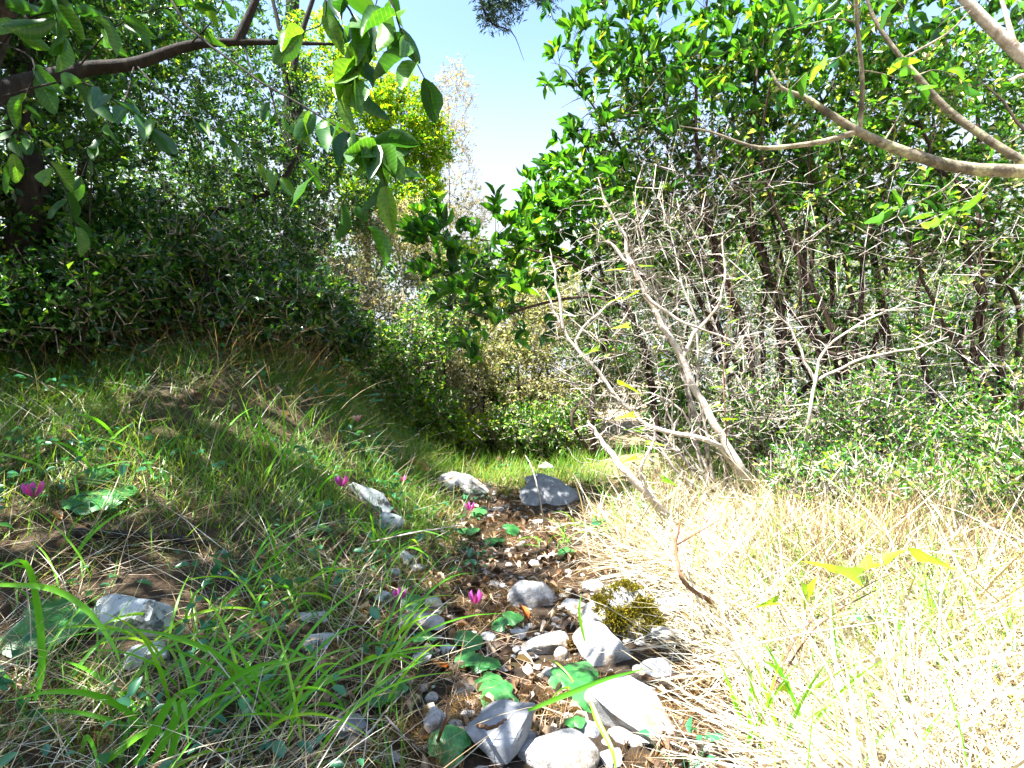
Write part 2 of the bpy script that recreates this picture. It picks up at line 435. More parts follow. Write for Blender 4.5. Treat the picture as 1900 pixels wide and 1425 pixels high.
def sprigs(rng, TW, per, length, up=.25, spread=.8, tmin=.35):
    T, n, _ = TW.shape; m = T * per
    k = np.repeat(np.arange(T), per); t = rng.uniform(tmin, 1, m) * (n - 1); i = np.minimum(t.astype(int), n - 2); f = (t - i)[:, None]
    s = TW[k, i] * (1 - f) + TW[k, i + 1] * f
    tan = norm(TW[k, i + 1] - TW[k, i])
    d = norm(tan * .7 + rng.normal(0, spread, (m, 3)) * .7 + np.array([[0, 0, up]]))
    L = length * rng.uniform(.5, 1.3, m)[:, None]
    e = s + d * L
    mid = (s + e) / 2 + rng.normal(0, .12, (m, 3)) * L
    return np.stack([s, mid, e], 1), d, L[:, 0]

def leaves_on(rng, S, d, per, size, ratio, rosette=False, rough=.6, droop=0.0, up=.3):
    m = len(S); n = m * per; k = np.repeat(np.arange(m), per)
    t = rng.uniform(.72, 1, n) if rosette else rng.uniform(.12, 1, n)
    if not rosette: t[::per] = 1.0
    a = np.where(t < .5, t * 2, (t - .5) * 2)[:, None]
    p = np.where((t < .5)[:, None], S[k, 0] * (1 - a) + S[k, 1] * a, S[k, 1] * (1 - a) + S[k, 2] * a)
    dd = d[k]
    r = norm(np.cross(dd, rng.normal(0, 1, (n, 3))))
    sp = rng.uniform(.5, 1.25, n) if rosette else rng.uniform(.6, 1.4, n)
    Y = norm(dd * np.cos(sp)[:, None] + r * np.sin(sp)[:, None] + np.array([[0, 0, (.55 if rosette else up * .4) - droop]]))
    Fm = frames(Y, rng=rng, rough=rough)
    L = size * rng.uniform(.5, 1.25, n)
    W = L * ratio * .5 * rng.uniform(.85, 1.15, n)
    return p, Fm, W, L

LEAF_VAR = {}
def leaf_variants(key, mat, tpl, ratio, seeds=8):
    """A few shared leaf meshes of unit length that differ in tint and curl."""
    if key in LEAF_VAR: return LEAF_VAR[key]
    out = []
    r = random.Random(len(key))
    for i in range(seeds):
        V = tpl[0].copy()
        V[:, 0] *= ratio * .5 * r.uniform(.88, 1.12)
        V[:, 2] *= r.uniform(.3, 1.6)
        V[:, 0] += .10 * r.uniform(-1, 1) * V[:, 1] ** 2
        V[:, 2] += .03 * np.sin(V[:, 1] * 9 + i) * np.sign(V[:, 0])
        t = (i + .5) / seeds
        out.append(mesh('leaf', V, tpl[1], M[mat], np.full(len(V), t)))
    LEAF_VAR[key] = out
    return out

def in_view(p, margin=0):
    y = np.maximum(p[:, 1], 1e-3)
    px = 950 + F * p[:, 0] / y; py = 712.5 - F * (p[:, 2] - H) / y
    return (p[:, 1] > .15) & (px > -margin) & (px < 1900 + margin) & (py > -margin) & (py < 1425 + margin)

def put_leaves(root, base, key, mat, rng, p, Fm, W, L, singles=0, tpl_hi=LEAF_HI, tpl=LEAF_MID, ratio=.45, crown='crown', tints=None, name='leaf'):
    n = len(p)
    size = L / np.maximum(p[:, 1], .3)
    size = np.where(in_view(p), size, -1)
    pick = np.argsort(-size)[:singles]
    pick = pick[size[pick] * F > 10] if singles else pick
    rest = np.ones(n, bool); rest[pick] = False
    if singles:
        var = leaf_variants(key, mat, tpl_hi, ratio)
        vi = rng.randint(0, len(var), len(pick))
        for k, v in zip(pick, vi):
            o = link(name, var[v], root)
            m = Matrix(Fm[k].tolist()).to_4x4() @ Matrix.Diagonal((L[k], L[k], L[k], 1))
            m.translation = Vector((p[k] - base).tolist())
            o.matrix_basis = m
    if rest.any():
        V, fs, kk = scatter(tpl, p[rest] - base, Fm[rest], W[rest], L[rest])
        tn = rng.uniform(0, 1, rest.sum()) if tints is None else tints[rest]
        o = link(crown, mesh(crown, V, fs, M[mat], np.repeat(tn, kk)), root)
        o['kind'] = 'stuff'
        return o

def put_tubes(root, base, name, TW, TR, sides, mat, stuff=True):
    V, q = tubes(TW - base, TR, sides)
    o = link(name, mesh(name, V, [q], M[mat]), root)
    if stuff: o['kind'] = 'stuff'
    return o

def stem(pts, r, n=16, jit=.0, rng=RNG):
    p, rr = resample(pts, n, r)
    if jit: p[1:-1] += rng.normal(0, jit, (n - 2, 3))
    return p, rr

def shrub(name, label, cat, group, stems, blobs, tips, leaf, mat, seed, bark='bark', twigmat=None, per=3, sprig_len=.1, leaves=6, size=.03, ratio=.45,
          rosette=False, singles=0, tpl=LEAF_LO, up=.25, wander=.18, rough=.6, thick=1.0, droop=0., twig_sides=3, spread=.8, stem_name='trunk', base=None, sprig_tubes=True, tintf=None, bare=None, nbare=0, sprig_r=1.0):
    rng = np.random.RandomState(seed)
    base = np.array(stems[0][0][0]) if base is None else np.array(base)
    root = thing(name, base, label, cat, group)
    for s in stems:
        V, q = tubes(s[0][None] - base, s[1][None], 9)
        link(stem_name, mesh(stem_name, V, [q], M[bark]), root)
    tp = pts_in_blobs(rng, blobs, tips)
    gz = ground(tp[:, 0], tp[:, 1]) + .03
    tp[:, 2] = np.maximum(tp[:, 2], gz)
    TW, TR = grow(rng, stems, tp, wander, thick)
    put_tubes(root, base, 'branches', TW[:, [0, 1, 3, 5]], TR[:, [0, 1, 3, 5]], 3, twigmat or bark)
    if nbare:
        tb = pts_in_blobs(rng, bare, nbare)
        tb[:, 2] = np.maximum(tb[:, 2], ground(tb[:, 0], tb[:, 1]) + .05)
        BW_, BR_ = grow(rng, stems, tb, .34, .9)
        put_tubes(root, base, 'bare_branches', BW_[:, [0, 1, 3, 5]], BR_[:, [0, 1, 3, 5]], 3, bark if seed % 2 else 'twig')
        S0, d0, _ = sprigs(rng, BW_, 2, .2, .1, .9, .2)
        S0 = S0[rng.uniform(size=len(S0)) < .6]
        V, q = slivers(S0 - base, np.full(len(S0), .0016), rng)
        o = link('bare_twigs', mesh('bare_twigs', V, [q], M['twig'], smooth=False), root); o['kind'] = 'stuff'
    if leaf:
        S, d, SL = sprigs(rng, TW, per, sprig_len, up, spread)
        if sprig_tubes:
            V, q = slivers(S - base, np.full(len(S), .0012 * (1 + sprig_len * 4) * sprig_r), rng)
            o = link('twigs', mesh('twigs', V, [q], M[twigmat or bark], smooth=False), root); o['kind'] = 'stuff'
        p, Fm, W, L = leaves_on(rng, S, d, leaves, size, ratio, rosette, rough, droop)
        tn = None if tintf is None else tintf(p, rng)
        put_leaves(root, base, leaf, mat, rng, p, Fm, W, L, singles, tpl=tpl, ratio=ratio, tints=tn)
    return root

def g3(px, py):
    return ray_ground(px, py)

def gz(x, y, dz=-.05):
    return np.array([x, y, float(ground(x, y)) + dz])

# ------------------------------------------------------------------ trees and shrubs beside the path
def Ps(*a, d=3.0):
    """Points of a stem: (px, py) or (px, py, distance)."""
    return [P(q[0], q[1], q[2] if len(q) > 2 else d) for q in a]

ARB = dict(leaf='arb', mat='arb', bark='barkr', size=.082, ratio=.36, rosette=True, tpl=LEAF_MID, per=2, leaves=8, sprig_len=.12, rough=.45)

# right hand side -----------------------------------------------------------------------
b = gz(1.42, 3.35)
shrub('strawberry_tree', 'tall glossy-leaved strawberry tree edging the open sky above the path', 'tree', 'strawberry trees',
      [stem([b] + Ps((1405, 720), (1330, 470), (1290, 220), (1320, -60), d=3.3), [0.02232, 0.0186, 0.01364, 0.00992, 0.00496]),
       stem([b] + Ps((1340, 660), (1230, 420), (1130, 240), (1050, 130), d=3.35), [0.0186, 0.0155, 0.01116, 0.00744, 0.0031]),
       stem([b] + Ps((1455, 620), (1400, 430), (1392, 240), (1430, -40), d=3.3), [0.02108, 0.01736, 0.01364, 0.01054, 0.00496])],
      [B(1110, 130, 3.3, 95, 130, .35, 1.3), B(1220, 40, 3.2, 140, 130, .45, 1.5), B(1085, 275, 3.3, 65, 70, .25, .5), B(1180, 330, 3.4, 110, 90, .4, .8),
       B(1320, 160, 3.2, 130, 150, .5, 1.3), B(1400, 20, 3.1, 150, 120, .5, 1.2), B(1290, 400, 3.5, 110, 90, .4, .35), B(1050, 390, 3.3, 60, 50, .25, .3)],
      210, seed=3, singles=300, bare=[B(1230, 520, 3.3, 150, 130, .4), B(1330, 350, 3.2, 120, 150, .4), B(1200, 300, 3.3, 120, 150, .3)], nbare=620, **ARB)

b = gz(2.62, 3.75)
shrub('strawberry_tree', 'strawberry tree with a broken stub and many crooked dark stems', 'tree', 'strawberry trees',
      [stem([b] + Ps((1660, 720), (1628, 520), (1600, 330), (1580, 100), d=3.7), [0.031, 0.02604, 0.02108, 0.01612, 0.00744]),
       stem([b + np.array([-.05, -.1, 0])] + Ps((1700, 870, 3.6), (1640, 800, 3.55), (1598, 722, 3.5)), [0.02976, 0.02604, 0.02232, 0.0186], 12),
       stem([b + np.array([-.25, .1, 0])] + Ps((1545, 760), (1470, 640), (1405, 470), (1330, 300), (1320, 150), d=3.75), [0.0248, 0.02232, 0.01984, 0.01612, 0.0124, 0.0062]),
       stem([b + np.array([-.1, .15, 0])] + Ps((1570, 700), (1508, 560), (1515, 400), (1540, 240), d=3.9), [0.02232, 0.01984, 0.01612, 0.0124, 0.0062])],
      [B(1500, 120, 3.5, 150, 140, .5, 1.2), B(1620, 280, 3.6, 130, 110, .45, .7), B(1690, 110, 3.6, 130, 130, .5, 1.0), B(1450, 320, 3.6, 110, 100, .4, .55),
       B(1560, 470, 3.8, 120, 100, .4, .3), B(1600, 20, 3.3, 180, 110, .5, 1.0)],
      185, seed=5, singles=220, bare=[B(1500, 520, 3.6, 170, 160, .5), B(1620, 700, 3.5, 150, 130, .4), B(1560, 300, 3.5, 150, 150, .4)], nbare=760, **ARB)

b = gz(3.35, 3.7)
shrub('strawberry_tree', 'strawberry tree at the right edge with an upright slender stem', 'tree', 'strawberry trees',
      [stem([b] + Ps((1860, 720), (1852, 500), (1820, 320), (1810, 60), d=3.7), [0.0279, 0.02356, 0.0186, 0.01488, 0.00744]),
       stem([b + np.array([-.2, .2, 0])] + Ps((1730, 740), (1700, 560), (1745, 380), (1730, 200), d=4.0), [0.02108, 0.0186, 0.01488, 0.01116, 0.0062]),
       stem([b + np.array([.15, .1, 0])] + Ps((1960, 700), (1930, 420), (1900, 150), d=3.8), [0.0248, 0.0186, 0.0124, 0.0062])],
      [B(1800, 240, 3.8, 120, 120, .5, 1), B(1860, 60, 3.8, 120, 120, .5, 1), B(1850, 430, 3.8, 110, 100, .4, .5), B(1730, 400, 3.9, 90, 80, .4, .3), B(1960, 200, 3.6, 120, 200, .5, .6)],
      135, seed=7, singles=110, bare=[B(1780, 560, 3.7, 150, 170, .5), B(1840, 760, 3.6, 130, 120, .4)], nbare=520, **ARB)

b = gz(.70, 4.7)
shrub('strawberry_tree', 'young strawberry tree with a bent reddish trunk behind the bleached branches', 'tree', 'strawberry trees',
      [stem([b] + Ps((1098, 760), (1118, 660), (1128, 560), (1095, 440), (1055, 370), d=4.6), [0.0279, 0.02356, 0.02108, 0.01736, 0.01116, 0.00434]),
       stem([b + np.array([.03, 0, .02])] + Ps((1068, 800), (1062, 770), (1082, 740), d=4.5), [0.0155, 0.01364, 0.01116, 0.00744], 8)],
      [B(1010, 410, 4.4, 60, 45, .3, .8), B(1080, 470, 4.5, 80, 70, .35, .9), B(1040, 340, 4.4, 55, 45, .3, .6), B(1130, 400, 4.6, 80, 80, .4, .8), B(1100, 570, 4.7, 70, 60, .3, .25)],
      130, seed=9, singles=150, bare=[B(1080, 600, 4.6, 90, 110, .3)], nbare=140, **{**ARB, 'size': .1})

b = gz(1.02, 3.75)
shrub('strawberry_bush', 'dark low strawberry bush leaning out over the middle of the path', 'bush', None,
      [stem([b] + Ps((1200, 650, 3.7), (1130, 555, 3.5), (1010, 562, 3.3), (905, 590, 3.2), (820, 545, 3.15)), [0.01364, 0.0124, 0.01054, 0.00806, 0.00558, 0.00248]),
       stem([b] + Ps((1180, 600, 3.7), (1080, 500, 3.5), (970, 460, 3.3), (870, 440, 3.2)), [0.0124, 0.00992, 0.00806, 0.00558, 0.00248])],
      [B(870, 475, 3.2, 85, 45, .28, 1.2), B(890, 565, 3.2, 95, 50, .3, 1.1), B(955, 430, 3.25, 45, 30, .2, .5), B(975, 545, 3.3, 60, 70, .25, .7), B(905, 655, 3.2, 45, 30, .15, .25), B(800, 445, 3.2, 35, 25, .15, .35)],
      70, seed=13, singles=280, bare=[B(900, 540, 3.25, 120, 90, .3)], nbare=120, **{**ARB, 'size': .092, 'leaves': 6, 'per': 2, 'sprig_len': .15})

def brush(name, label, base, blobs, tips, seed, mat='grey', size=.022, leaves=6, per=3, stemsn=5, twigmat='twig', lift=.4, cat='bush', group=None, sprig=.09, bark='bark', ratio=.5, r0=.014, tintf=None, thick=.8, wander=.26, dens=1.35):
    rng = np.random.RandomState(seed + 500)
    base = np.array(base)
    st = []
    for i in range(stemsn):
        c = blobs[rng.randint(len(blobs))]
        e = c[0] + c[1] * rng.uniform(-.5, .6, 3)
        mid = (base + e) / 2 + rng.normal(0, .10, 3) + np.array([0, 0, .05])
        q = [base + np.append(rng.normal(0, .05, 2), 0), mid, e]
        if i == 0: q[0] = base
        st.append(stem(q, [r0, r0 * .7, r0 * .3], 10, .012, rng))
    return shrub(name, label, cat, group, st, blobs, int(tips * dens), mat, mat, seed, bark=bark, twigmat=twigmat, per=per + 1, sprig_len=sprig * 1.3, leaves=leaves + 1, size=size * 1.4, ratio=ratio, sprig_r=1.6,
                 up=.3, wander=wander, stem_name='stem', thick=thick, tintf=tintf)

brush('dry_shrub', 'grey twiggy shrub behind the bleached dead branches', gz(1.35, 4.9),
      [B(1180, 590, 4.9, 120, 120, .5), B(1260, 480, 4.9, 120, 90, .5), B(1240, 730, 4.8, 110, 80, .4), B(1100, 650, 4.9, 70, 110, .4, .7)], 520, 21, mat='mixed', size=.02, leaves=5)
brush('dry_shrub', 'grey twiggy shrub filling the space under the crooked dark stems', gz(2.5, 4.7),
      [B(1480, 620, 4.7, 140, 130, .5), B(1600, 560, 4.8, 140, 110, .5, .6), B(1420, 480, 4.7, 110, 90, .4, .7), B(1500, 800, 4.6, 140, 70, .4, .9)], 520, 22, mat='mixed', size=.022, leaves=5)
brush('dry_shrub', 'dry bleached thicket low at the right edge below the slender stem', gz(3.5, 4.3),
      [B(1780, 760, 4.2, 150, 110, .5), B(1850, 640, 4.3, 130, 90, .4, .5), B(1680, 840, 4.1, 120, 60, .4), B(1880, 870, 4.0, 110, 80, .4)], 560, 23, mat='mixed', size=.024, leaves=5)
brush('dry_shrub', 'tall bleached shrub seen through the first strawberry tree', gz(1.9, 6.2),
      [B(1180, 470, 6.2, 110, 130, .6), B(1290, 560, 6.2, 120, 130, .6), B(1240, 700, 6.0, 140, 100, .5), B(1130, 640, 6.0, 90, 110, .5)], 560, 26, mat='mixed', size=.032, leaves=5, sprig=.13)
brush('dry_shrub', 'tall bleached shrub seen between the crooked dark stems', gz(3.4, 6.0),
      [B(1440, 470, 6.0, 120, 140, .6), B(1560, 560, 6.0, 130, 130, .6), B(1480, 720, 5.9, 160, 100, .5), B(1620, 700, 5.9, 120, 100, .5)], 600, 27, mat='mixed', size=.032, leaves=5, sprig=.13)
brush('dry_shrub', 'tall bleached shrub behind the upright slender stem at the right edge', gz(4.7, 5.6),
      [B(1720, 560, 5.7, 120, 130, .6, .7), B(1850, 520, 5.6, 120, 150, .6, .8), B(1780, 720, 5.5, 160, 100, .5), B(1920, 720, 5.4, 120, 130, .5)], 600, 28, mat='mixed', size=.032, leaves=5, sprig=.13)
brush('dry_shrub', 'low dark brushwood at the edge of the straw under the right edge thicket', gz(2.75, 3.2),
      [B(1700, 860, 3.2, 110, 70, .3), B(1820, 870, 3.1, 110, 90, .3), B(1900, 930, 3.0, 80, 60, .25), B(1580, 860, 3.3, 80, 60, .3)], 420, 29, mat='small', size=.022, leaves=4, sprig=.1)
brush('dry_shrub', 'brushwood of pale twigs at the foot of the thick bleached branch', gz(1.75, 3.0),
      [B(1440, 800, 3.0, 90, 80, .25), B(1520, 860, 2.9, 90, 60, .25), B(1370, 770, 3.1, 70, 80, .25)], 230, 53, mat='mixed', size=.02, leaves=2)
brush('dry_shrub', 'brushwood of pale twigs overhanging the straw below the crooked stems', gz(2.25, 2.85),
      [B(1640, 840, 2.8, 100, 90, .25), B(1720, 900, 2.75, 90, 60, .25), B(1600, 760, 2.9, 90, 80, .25)], 240, 54, mat='mixed', size=.02, leaves=2)
brush('dry_shrub', 'dense dark brushwood at the right edge just above the straw', gz(2.6, 2.6),
      [B(1830, 880, 2.6, 100, 110, .25), B(1900, 800, 2.6, 80, 120, .25), B(1780, 940, 2.55, 90, 45, .2)], 300, 55, mat='mixed', size=.022, leaves=3)
brush('dry_shrub', 'web of thin leafless pale twigs around the thick bleached branch', gz(1.15, 3.05),
      [B(1150, 560, 3.0, 110, 130, .25), B(1260, 690, 2.95, 120, 110, .25), B(1120, 740, 2.95, 90, 80, .2), B(1250, 450, 3.05, 100, 90, .25), B(1380, 620, 3.0, 110, 130, .3), B(1180, 400, 3.0, 80, 80, .2, .5)], 95, 56, mat='grey', size=.010, leaves=1, per=2, sprig=.13, bark='twig', stemsn=14, r0=.009, thick=1.3, wander=.2)
brush('dry_shrub', 'low brushwood creeping over the back of the straw below the crooked stems', gz(1.95, 2.45),
      [B(1600, 900, 2.45, 100, 45, .2), B(1700, 930, 2.4, 100, 45, .2), B(1500, 890, 2.5, 80, 40, .2)], 180, 57, mat='mixed', size=.022, leaves=2)
brush('dry_shrub', 'low shaded brushwood creeping over the straw at the right edge', gz(2.15, 2.25),
      [B(1830, 950, 2.25, 110, 55, .2), B(1900, 900, 2.3, 80, 90, .2)], 170, 58, mat='mixed', size=.022, leaves=3)
rng_s = np.random.RandomState(88)
for i, (bx, by, lab, sp) in enumerate([
        (1.62, 3.45, 'multi-stemmed dark shrub of thin crooked stems just behind the thick bleached branch', [(1180, 250), (1240, 180), (1300, 330), (1360, 200), (1260, 450), (1420, 300), (1150, 380)]),
        (2.05, 3.35, 'multi-stemmed dark shrub of thin crooked stems in the middle of the right hand thicket', [(1430, 150), (1500, 260), (1560, 120), (1480, 420), (1620, 380), (1540, 330), (1390, 360), (1660, 230)]),
        (2.85, 3.3, 'multi-stemmed dark shrub of thin crooked stems beside the upright slender stem', [(1700, 180), (1760, 320), (1830, 160), (1880, 300), (1680, 430), (1790, 460), (1900, 450)])]):
    bb = gz(bx, by)
    sts = []
    for j, (ex, ey) in enumerate(sp):
        e = P(ex, ey, by - .2 + rng_s.uniform(-.3, .4)); b1 = bb + (np.append(rng_s.normal(0, .14, 2), 0) if j else 0)
        q = [b1] + [b1 + (e - b1) * f + np.append(rng_s.normal(0, .07, 2), rng_s.normal(0, .05)) + np.array([0, 0, .16 * math.sin(f * 3.1)]) * rng_s.uniform(-1, 1) for f in (.2, .4, .6, .8)] + [e]
        sts.append(stem(q, [.019, .0175, .0155, .013, .009, .004], 18, .008, rng_s))
    shrub('thicket_shrub', lab, 'bush', 'dark shrubs of the right thicket', sts,
          [B(ex, ey, by, 90, 80, .4) for ex, ey in sp] + [B(ex, ey + 200, by, 90, 110, .4, .25) for ex, ey in sp], 400, 'mixed', 'mixed', 880 + i, bark='barkr', twigmat='barkr',
          per=3, sprig_len=.13, leaves=6, size=.052, ratio=.42, bare=[B(ex, ey + 260, by - .3, 100, 150, .4) for ex, ey in sp], nbare=300, stem_name='stem')
brush('green_shrub', 'low bright green shrub between the dead branches and the crooked stems', gz(1.9, 3.9),
      [B(1440, 830, 3.9, 110, 60, .3), B(1300, 760, 4.0, 90, 60, .3, .7), B(1560, 850, 3.8, 90, 50, .3)], 170, 24, mat='small', size=.035, leaves=5)
brush('green_shrub', 'shaded green shrub under the right edge thicket', gz(3.0, 3.4),
      [B(1790, 920, 3.3, 120, 50, .3), B(1680, 900, 3.4, 90, 40, .3)], 150, 25, mat='small', size=.035, leaves=5)

# far end of the path --------------------------------------------------------------------
brush('heath_shrub', 'pale sunlit heath at the far end of the path', gz(.42, 6.3), [B(1020, 660, 6.3, 85, 110, .4), B(985, 770, 6.1, 70, 60, .3), B(1060, 760, 6.0, 70, 70, .3), B(1050, 580, 6.4, 70, 80, .4)], 420, 31, mat='heath', size=.03, leaves=7, ratio=.3)
brush('green_shrub', 'dark green bush closing the far end of the path', gz(-.35, 6.6), [B(890, 710, 6.5, 85, 75, .4), B(840, 610, 6.7, 80, 80, .4), B(800, 720, 6.3, 70, 55, .3), B(930, 770, 6.4, 60, 45, .3)], 420, 32, mat='small', size=.045, leaves=7)
brush('green_shrub', 'yellowish bush in the notch under the open sky', gz(.1, 9.2), [B(930, 560, 9, 90, 80, .6), B(850, 500, 9.2, 90, 60, .6, .7), B(1000, 520, 9, 80, 80, .6)], 380, 33, mat='yell', size=.05, leaves=7)
brush('heath_shrub', 'brown twiggy heath overhanging the path at the foot of the left bank', gz(-1.0, 5.4), [B(720, 600, 5.2, 80, 60, .4), B(790, 700, 5.4, 70, 50, .3), B(650, 540, 5.1, 70, 50, .4), B(810, 760, 5.6, 60, 35, .3, .6)], 430, 34, mat='grey', size=.022, leaves=5)

brush('path_shrub', 'twiggy mixed shrub closing in on the path from the left bank', gz(-.82, 4.9),
      [B(770, 640, 4.8, 70, 70, .3), B(740, 730, 4.8, 70, 50, .3), B(810, 760, 5.0, 50, 45, .25), B(700, 660, 4.7, 60, 50, .3), B(820, 590, 5.0, 50, 70, .3)], 280, 35, mat='mixed', size=.03, leaves=5)
brush('path_shrub', 'twiggy mixed shrub closing in on the path below the dark low bush', gz(.22, 5.3),
      [B(950, 690, 5.2, 60, 70, .3), B(1010, 620, 5.2, 60, 80, .3), B(1030, 750, 5.1, 60, 60, .3), B(900, 640, 5.4, 60, 60, .3), B(960, 560, 5.4, 70, 60, .3)], 380, 36, mat='heath', size=.026, leaves=5, tintf=lambda p, r: r.uniform(0, .8, len(p)))  # paler leaf colour here in place of sunlight
brush('path_shrub', 'pale sunlit twigs standing where the path disappears', gz(-.2, 5.7),
      [B(870, 770, 5.6, 50, 45, .25), B(930, 790, 5.5, 45, 40, .2), B(860, 690, 5.7, 50, 60, .25)], 200, 37, mat='heath', size=.022, leaves=4, ratio=.35)

brush('path_shrub', 'low leafy shrub filling the hollow behind the large pale mossy rock', gz(-.45, 5.1),
      [B(800, 790, 5.0, 55, 35, .25), B(860, 800, 5.1, 50, 30, .2), B(760, 760, 4.9, 50, 40, .25)], 170, 38, mat='yell', size=.026, leaves=5)
brush('path_shrub', 'low leafy shrub filling the hollow behind the grey shaded rock', gz(.35, 5.0),
      [B(1000, 800, 4.9, 60, 40, .25), B(1060, 790, 4.8, 50, 50, .25), B(950, 780, 5.1, 45, 35, .2)], 190, 39, mat='mixed', size=.026, leaves=5)

# left hand side -------------------------------------------------------------------------
SM = dict(leaf='small', mat='small', bark='bark', size=.036, ratio=.5, tpl=LEAF_LO, per=5, leaves=9, sprig_len=.13, rough=.7)
b = gz(-2.75, 2.75)
shrub('holm_oak', 'dark leaning tree at the left edge in deep shade', 'tree', None,
      [stem([b] + Ps((20, 520, 2.75), (60, 380, 2.7), (40, 200, 2.7), (90, -80, 2.7)), [.10, .085, .075, .06, .03]),
       stem([b + np.array([-.2, .2, 0])] + Ps((-60, 560, 2.9), (-110, 330, 2.9), (-140, 50, 2.9)), [.09, .07, .05, .03]),
       stem(Ps((50, 400, 2.72), (120, 480, 2.8), (90, 560, 2.85), (150, 610, 2.9)), [.03, .022, .016, .01], 10)],
      [B(60, 250, 2.7, 190, 180, .5), B(-120, 150, 2.7, 200, 250, .6), B(-60, 420, 2.7, 160, 120, .4), B(150, 420, 3.0, 110, 90, .35, .6), B(120, 40, 2.9, 200, 120, .6), B(40, -160, 2.8, 300, 150, .8, 1.2), BW(-2.7, 3.0, 3.2, .9, .9, .5, 1.3), BW(-3.3, 2.2, 2.9, .8, .9, .6, 1.), BW(-4.2, 2.9, 3.4, 1.1, 1.1, .8, 1.8), BW(-4.0, 1.2, 3.0, .9, .9, .7, 1.2), BW(-3.2, 4.2, 3.9, 1., 1., .5, 1.2)],  # later blobs: unseen crown added above and left of frame for its shade
      950, seed=41, **{**SM, 'size': .05})
b = gz(-2.35, 3.9)
shrub('thicket_tree', 'thicket tree with dark limbs arching over the left bank', 'tree', 'trees of the left thicket',
      [stem([b] + Ps((250, 520, 3.85), (320, 425, 3.8), (420, 390, 3.8), (520, 340, 3.8), (560, 260, 3.8)), [.055, .05, .044, .034, .022, .01]),
       stem(Ps((258, 510, 3.85), (330, 455, 3.8), (420, 438, 3.7), (480, 445, 3.65)), [.034, .028, .02, .01], 10),
       stem([b] + Ps((170, 540, 3.9), (150, 330, 3.9), (200, 100, 3.9)), [.05, .04, .03, .015])],
      [B(250, 450, 3.8, 170, 90, .4), B(420, 300, 3.8, 150, 120, .45), B(200, 250, 3.9, 180, 140, .5), B(480, 450, 3.8, 110, 70, .35, .7), B(300, 90, 3.9, 220, 110, .5), B(330, 560, 3.9, 150, 60, .35, .8), BW(-3.2, 4.2, 3.4, .8, .8, .5, 1.)],  # last blob: crown top added to shade the bank
      620, seed=42, bare=[B(420, 420, 3.7, 170, 110, .4), B(250, 380, 3.8, 170, 130, .4), B(500, 520, 3.8, 120, 90, .3)], nbare=500, **SM)
b = gz(-2.2, 5.2)
shrub('thicket_tree', 'taller thicket tree with forked upright trunks against blue sky', 'tree', 'trees of the left thicket',
      [stem([b] + Ps((530, 480), (555, 230), (545, 120), (600, -60), d=5.2), [.06, .05, .04, .03, .015]),
       stem(Ps((556, 240), (530, 150), (520, 60), (490, -60), d=5.2), [.035, .028, .022, .01], 10)],
      [B(480, 200, 5.2, 150, 120, .6), B(300, 130, 5.3, 190, 130, .6, .8), B(600, 360, 5.2, 120, 90, .5), B(420, 20, 5.2, 150, 60, .5, .5), B(380, 380, 5.3, 150, 100, .5, .9)],
      520, seed=43, bare=[B(560, 330, 5.1, 130, 150, .5), B(420, 200, 5.1, 160, 130, .5)], nbare=420, **{**SM, 'size': .042})
b = gz(-1.75, 6.9)
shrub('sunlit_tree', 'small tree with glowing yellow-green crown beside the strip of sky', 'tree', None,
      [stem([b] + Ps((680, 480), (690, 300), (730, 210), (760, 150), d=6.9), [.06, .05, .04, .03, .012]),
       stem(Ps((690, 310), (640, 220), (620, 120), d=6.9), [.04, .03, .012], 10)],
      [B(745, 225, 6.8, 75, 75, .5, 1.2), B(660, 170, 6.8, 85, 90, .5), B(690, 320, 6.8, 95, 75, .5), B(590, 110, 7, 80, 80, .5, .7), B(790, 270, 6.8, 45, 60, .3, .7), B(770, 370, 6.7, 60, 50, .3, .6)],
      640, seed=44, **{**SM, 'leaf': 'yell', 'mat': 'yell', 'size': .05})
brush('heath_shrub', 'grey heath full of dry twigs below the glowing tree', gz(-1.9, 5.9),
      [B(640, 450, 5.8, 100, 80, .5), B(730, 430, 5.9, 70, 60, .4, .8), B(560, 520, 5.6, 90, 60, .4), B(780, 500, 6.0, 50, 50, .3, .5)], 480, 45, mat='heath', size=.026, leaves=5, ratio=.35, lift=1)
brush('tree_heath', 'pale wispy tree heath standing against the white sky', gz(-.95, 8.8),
      [B(845, 190, 8.8, 32, 75, .4, .8), B(835, 330, 8.8, 50, 80, .5), B(815, 430, 8.8, 75, 55, .5), B(875, 400, 8.8, 35, 40, .3, .4), B(800, 250, 8.9, 35, 60, .4, .5)], 330, 46, mat='heath', size=.036, leaves=5, ratio=.25, cat='tree', sprig=.16, r0=.015, dens=.75, tintf=lambda p, r: r.uniform(.5, 1, len(p)))  # tints kept pale to paint the overexposed sunlit wisps
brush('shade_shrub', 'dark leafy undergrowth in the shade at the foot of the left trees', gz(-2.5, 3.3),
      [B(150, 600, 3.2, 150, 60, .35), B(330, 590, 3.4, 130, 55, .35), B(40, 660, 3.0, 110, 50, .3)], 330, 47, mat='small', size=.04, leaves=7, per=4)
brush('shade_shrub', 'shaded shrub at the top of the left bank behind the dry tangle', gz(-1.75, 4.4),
      [B(520, 540, 4.3, 120, 60, .35), B(600, 620, 4.3, 90, 45, .3), B(430, 560, 4.3, 90, 50, .3)], 300, 48, mat='small', size=.036, leaves=6, per=4)

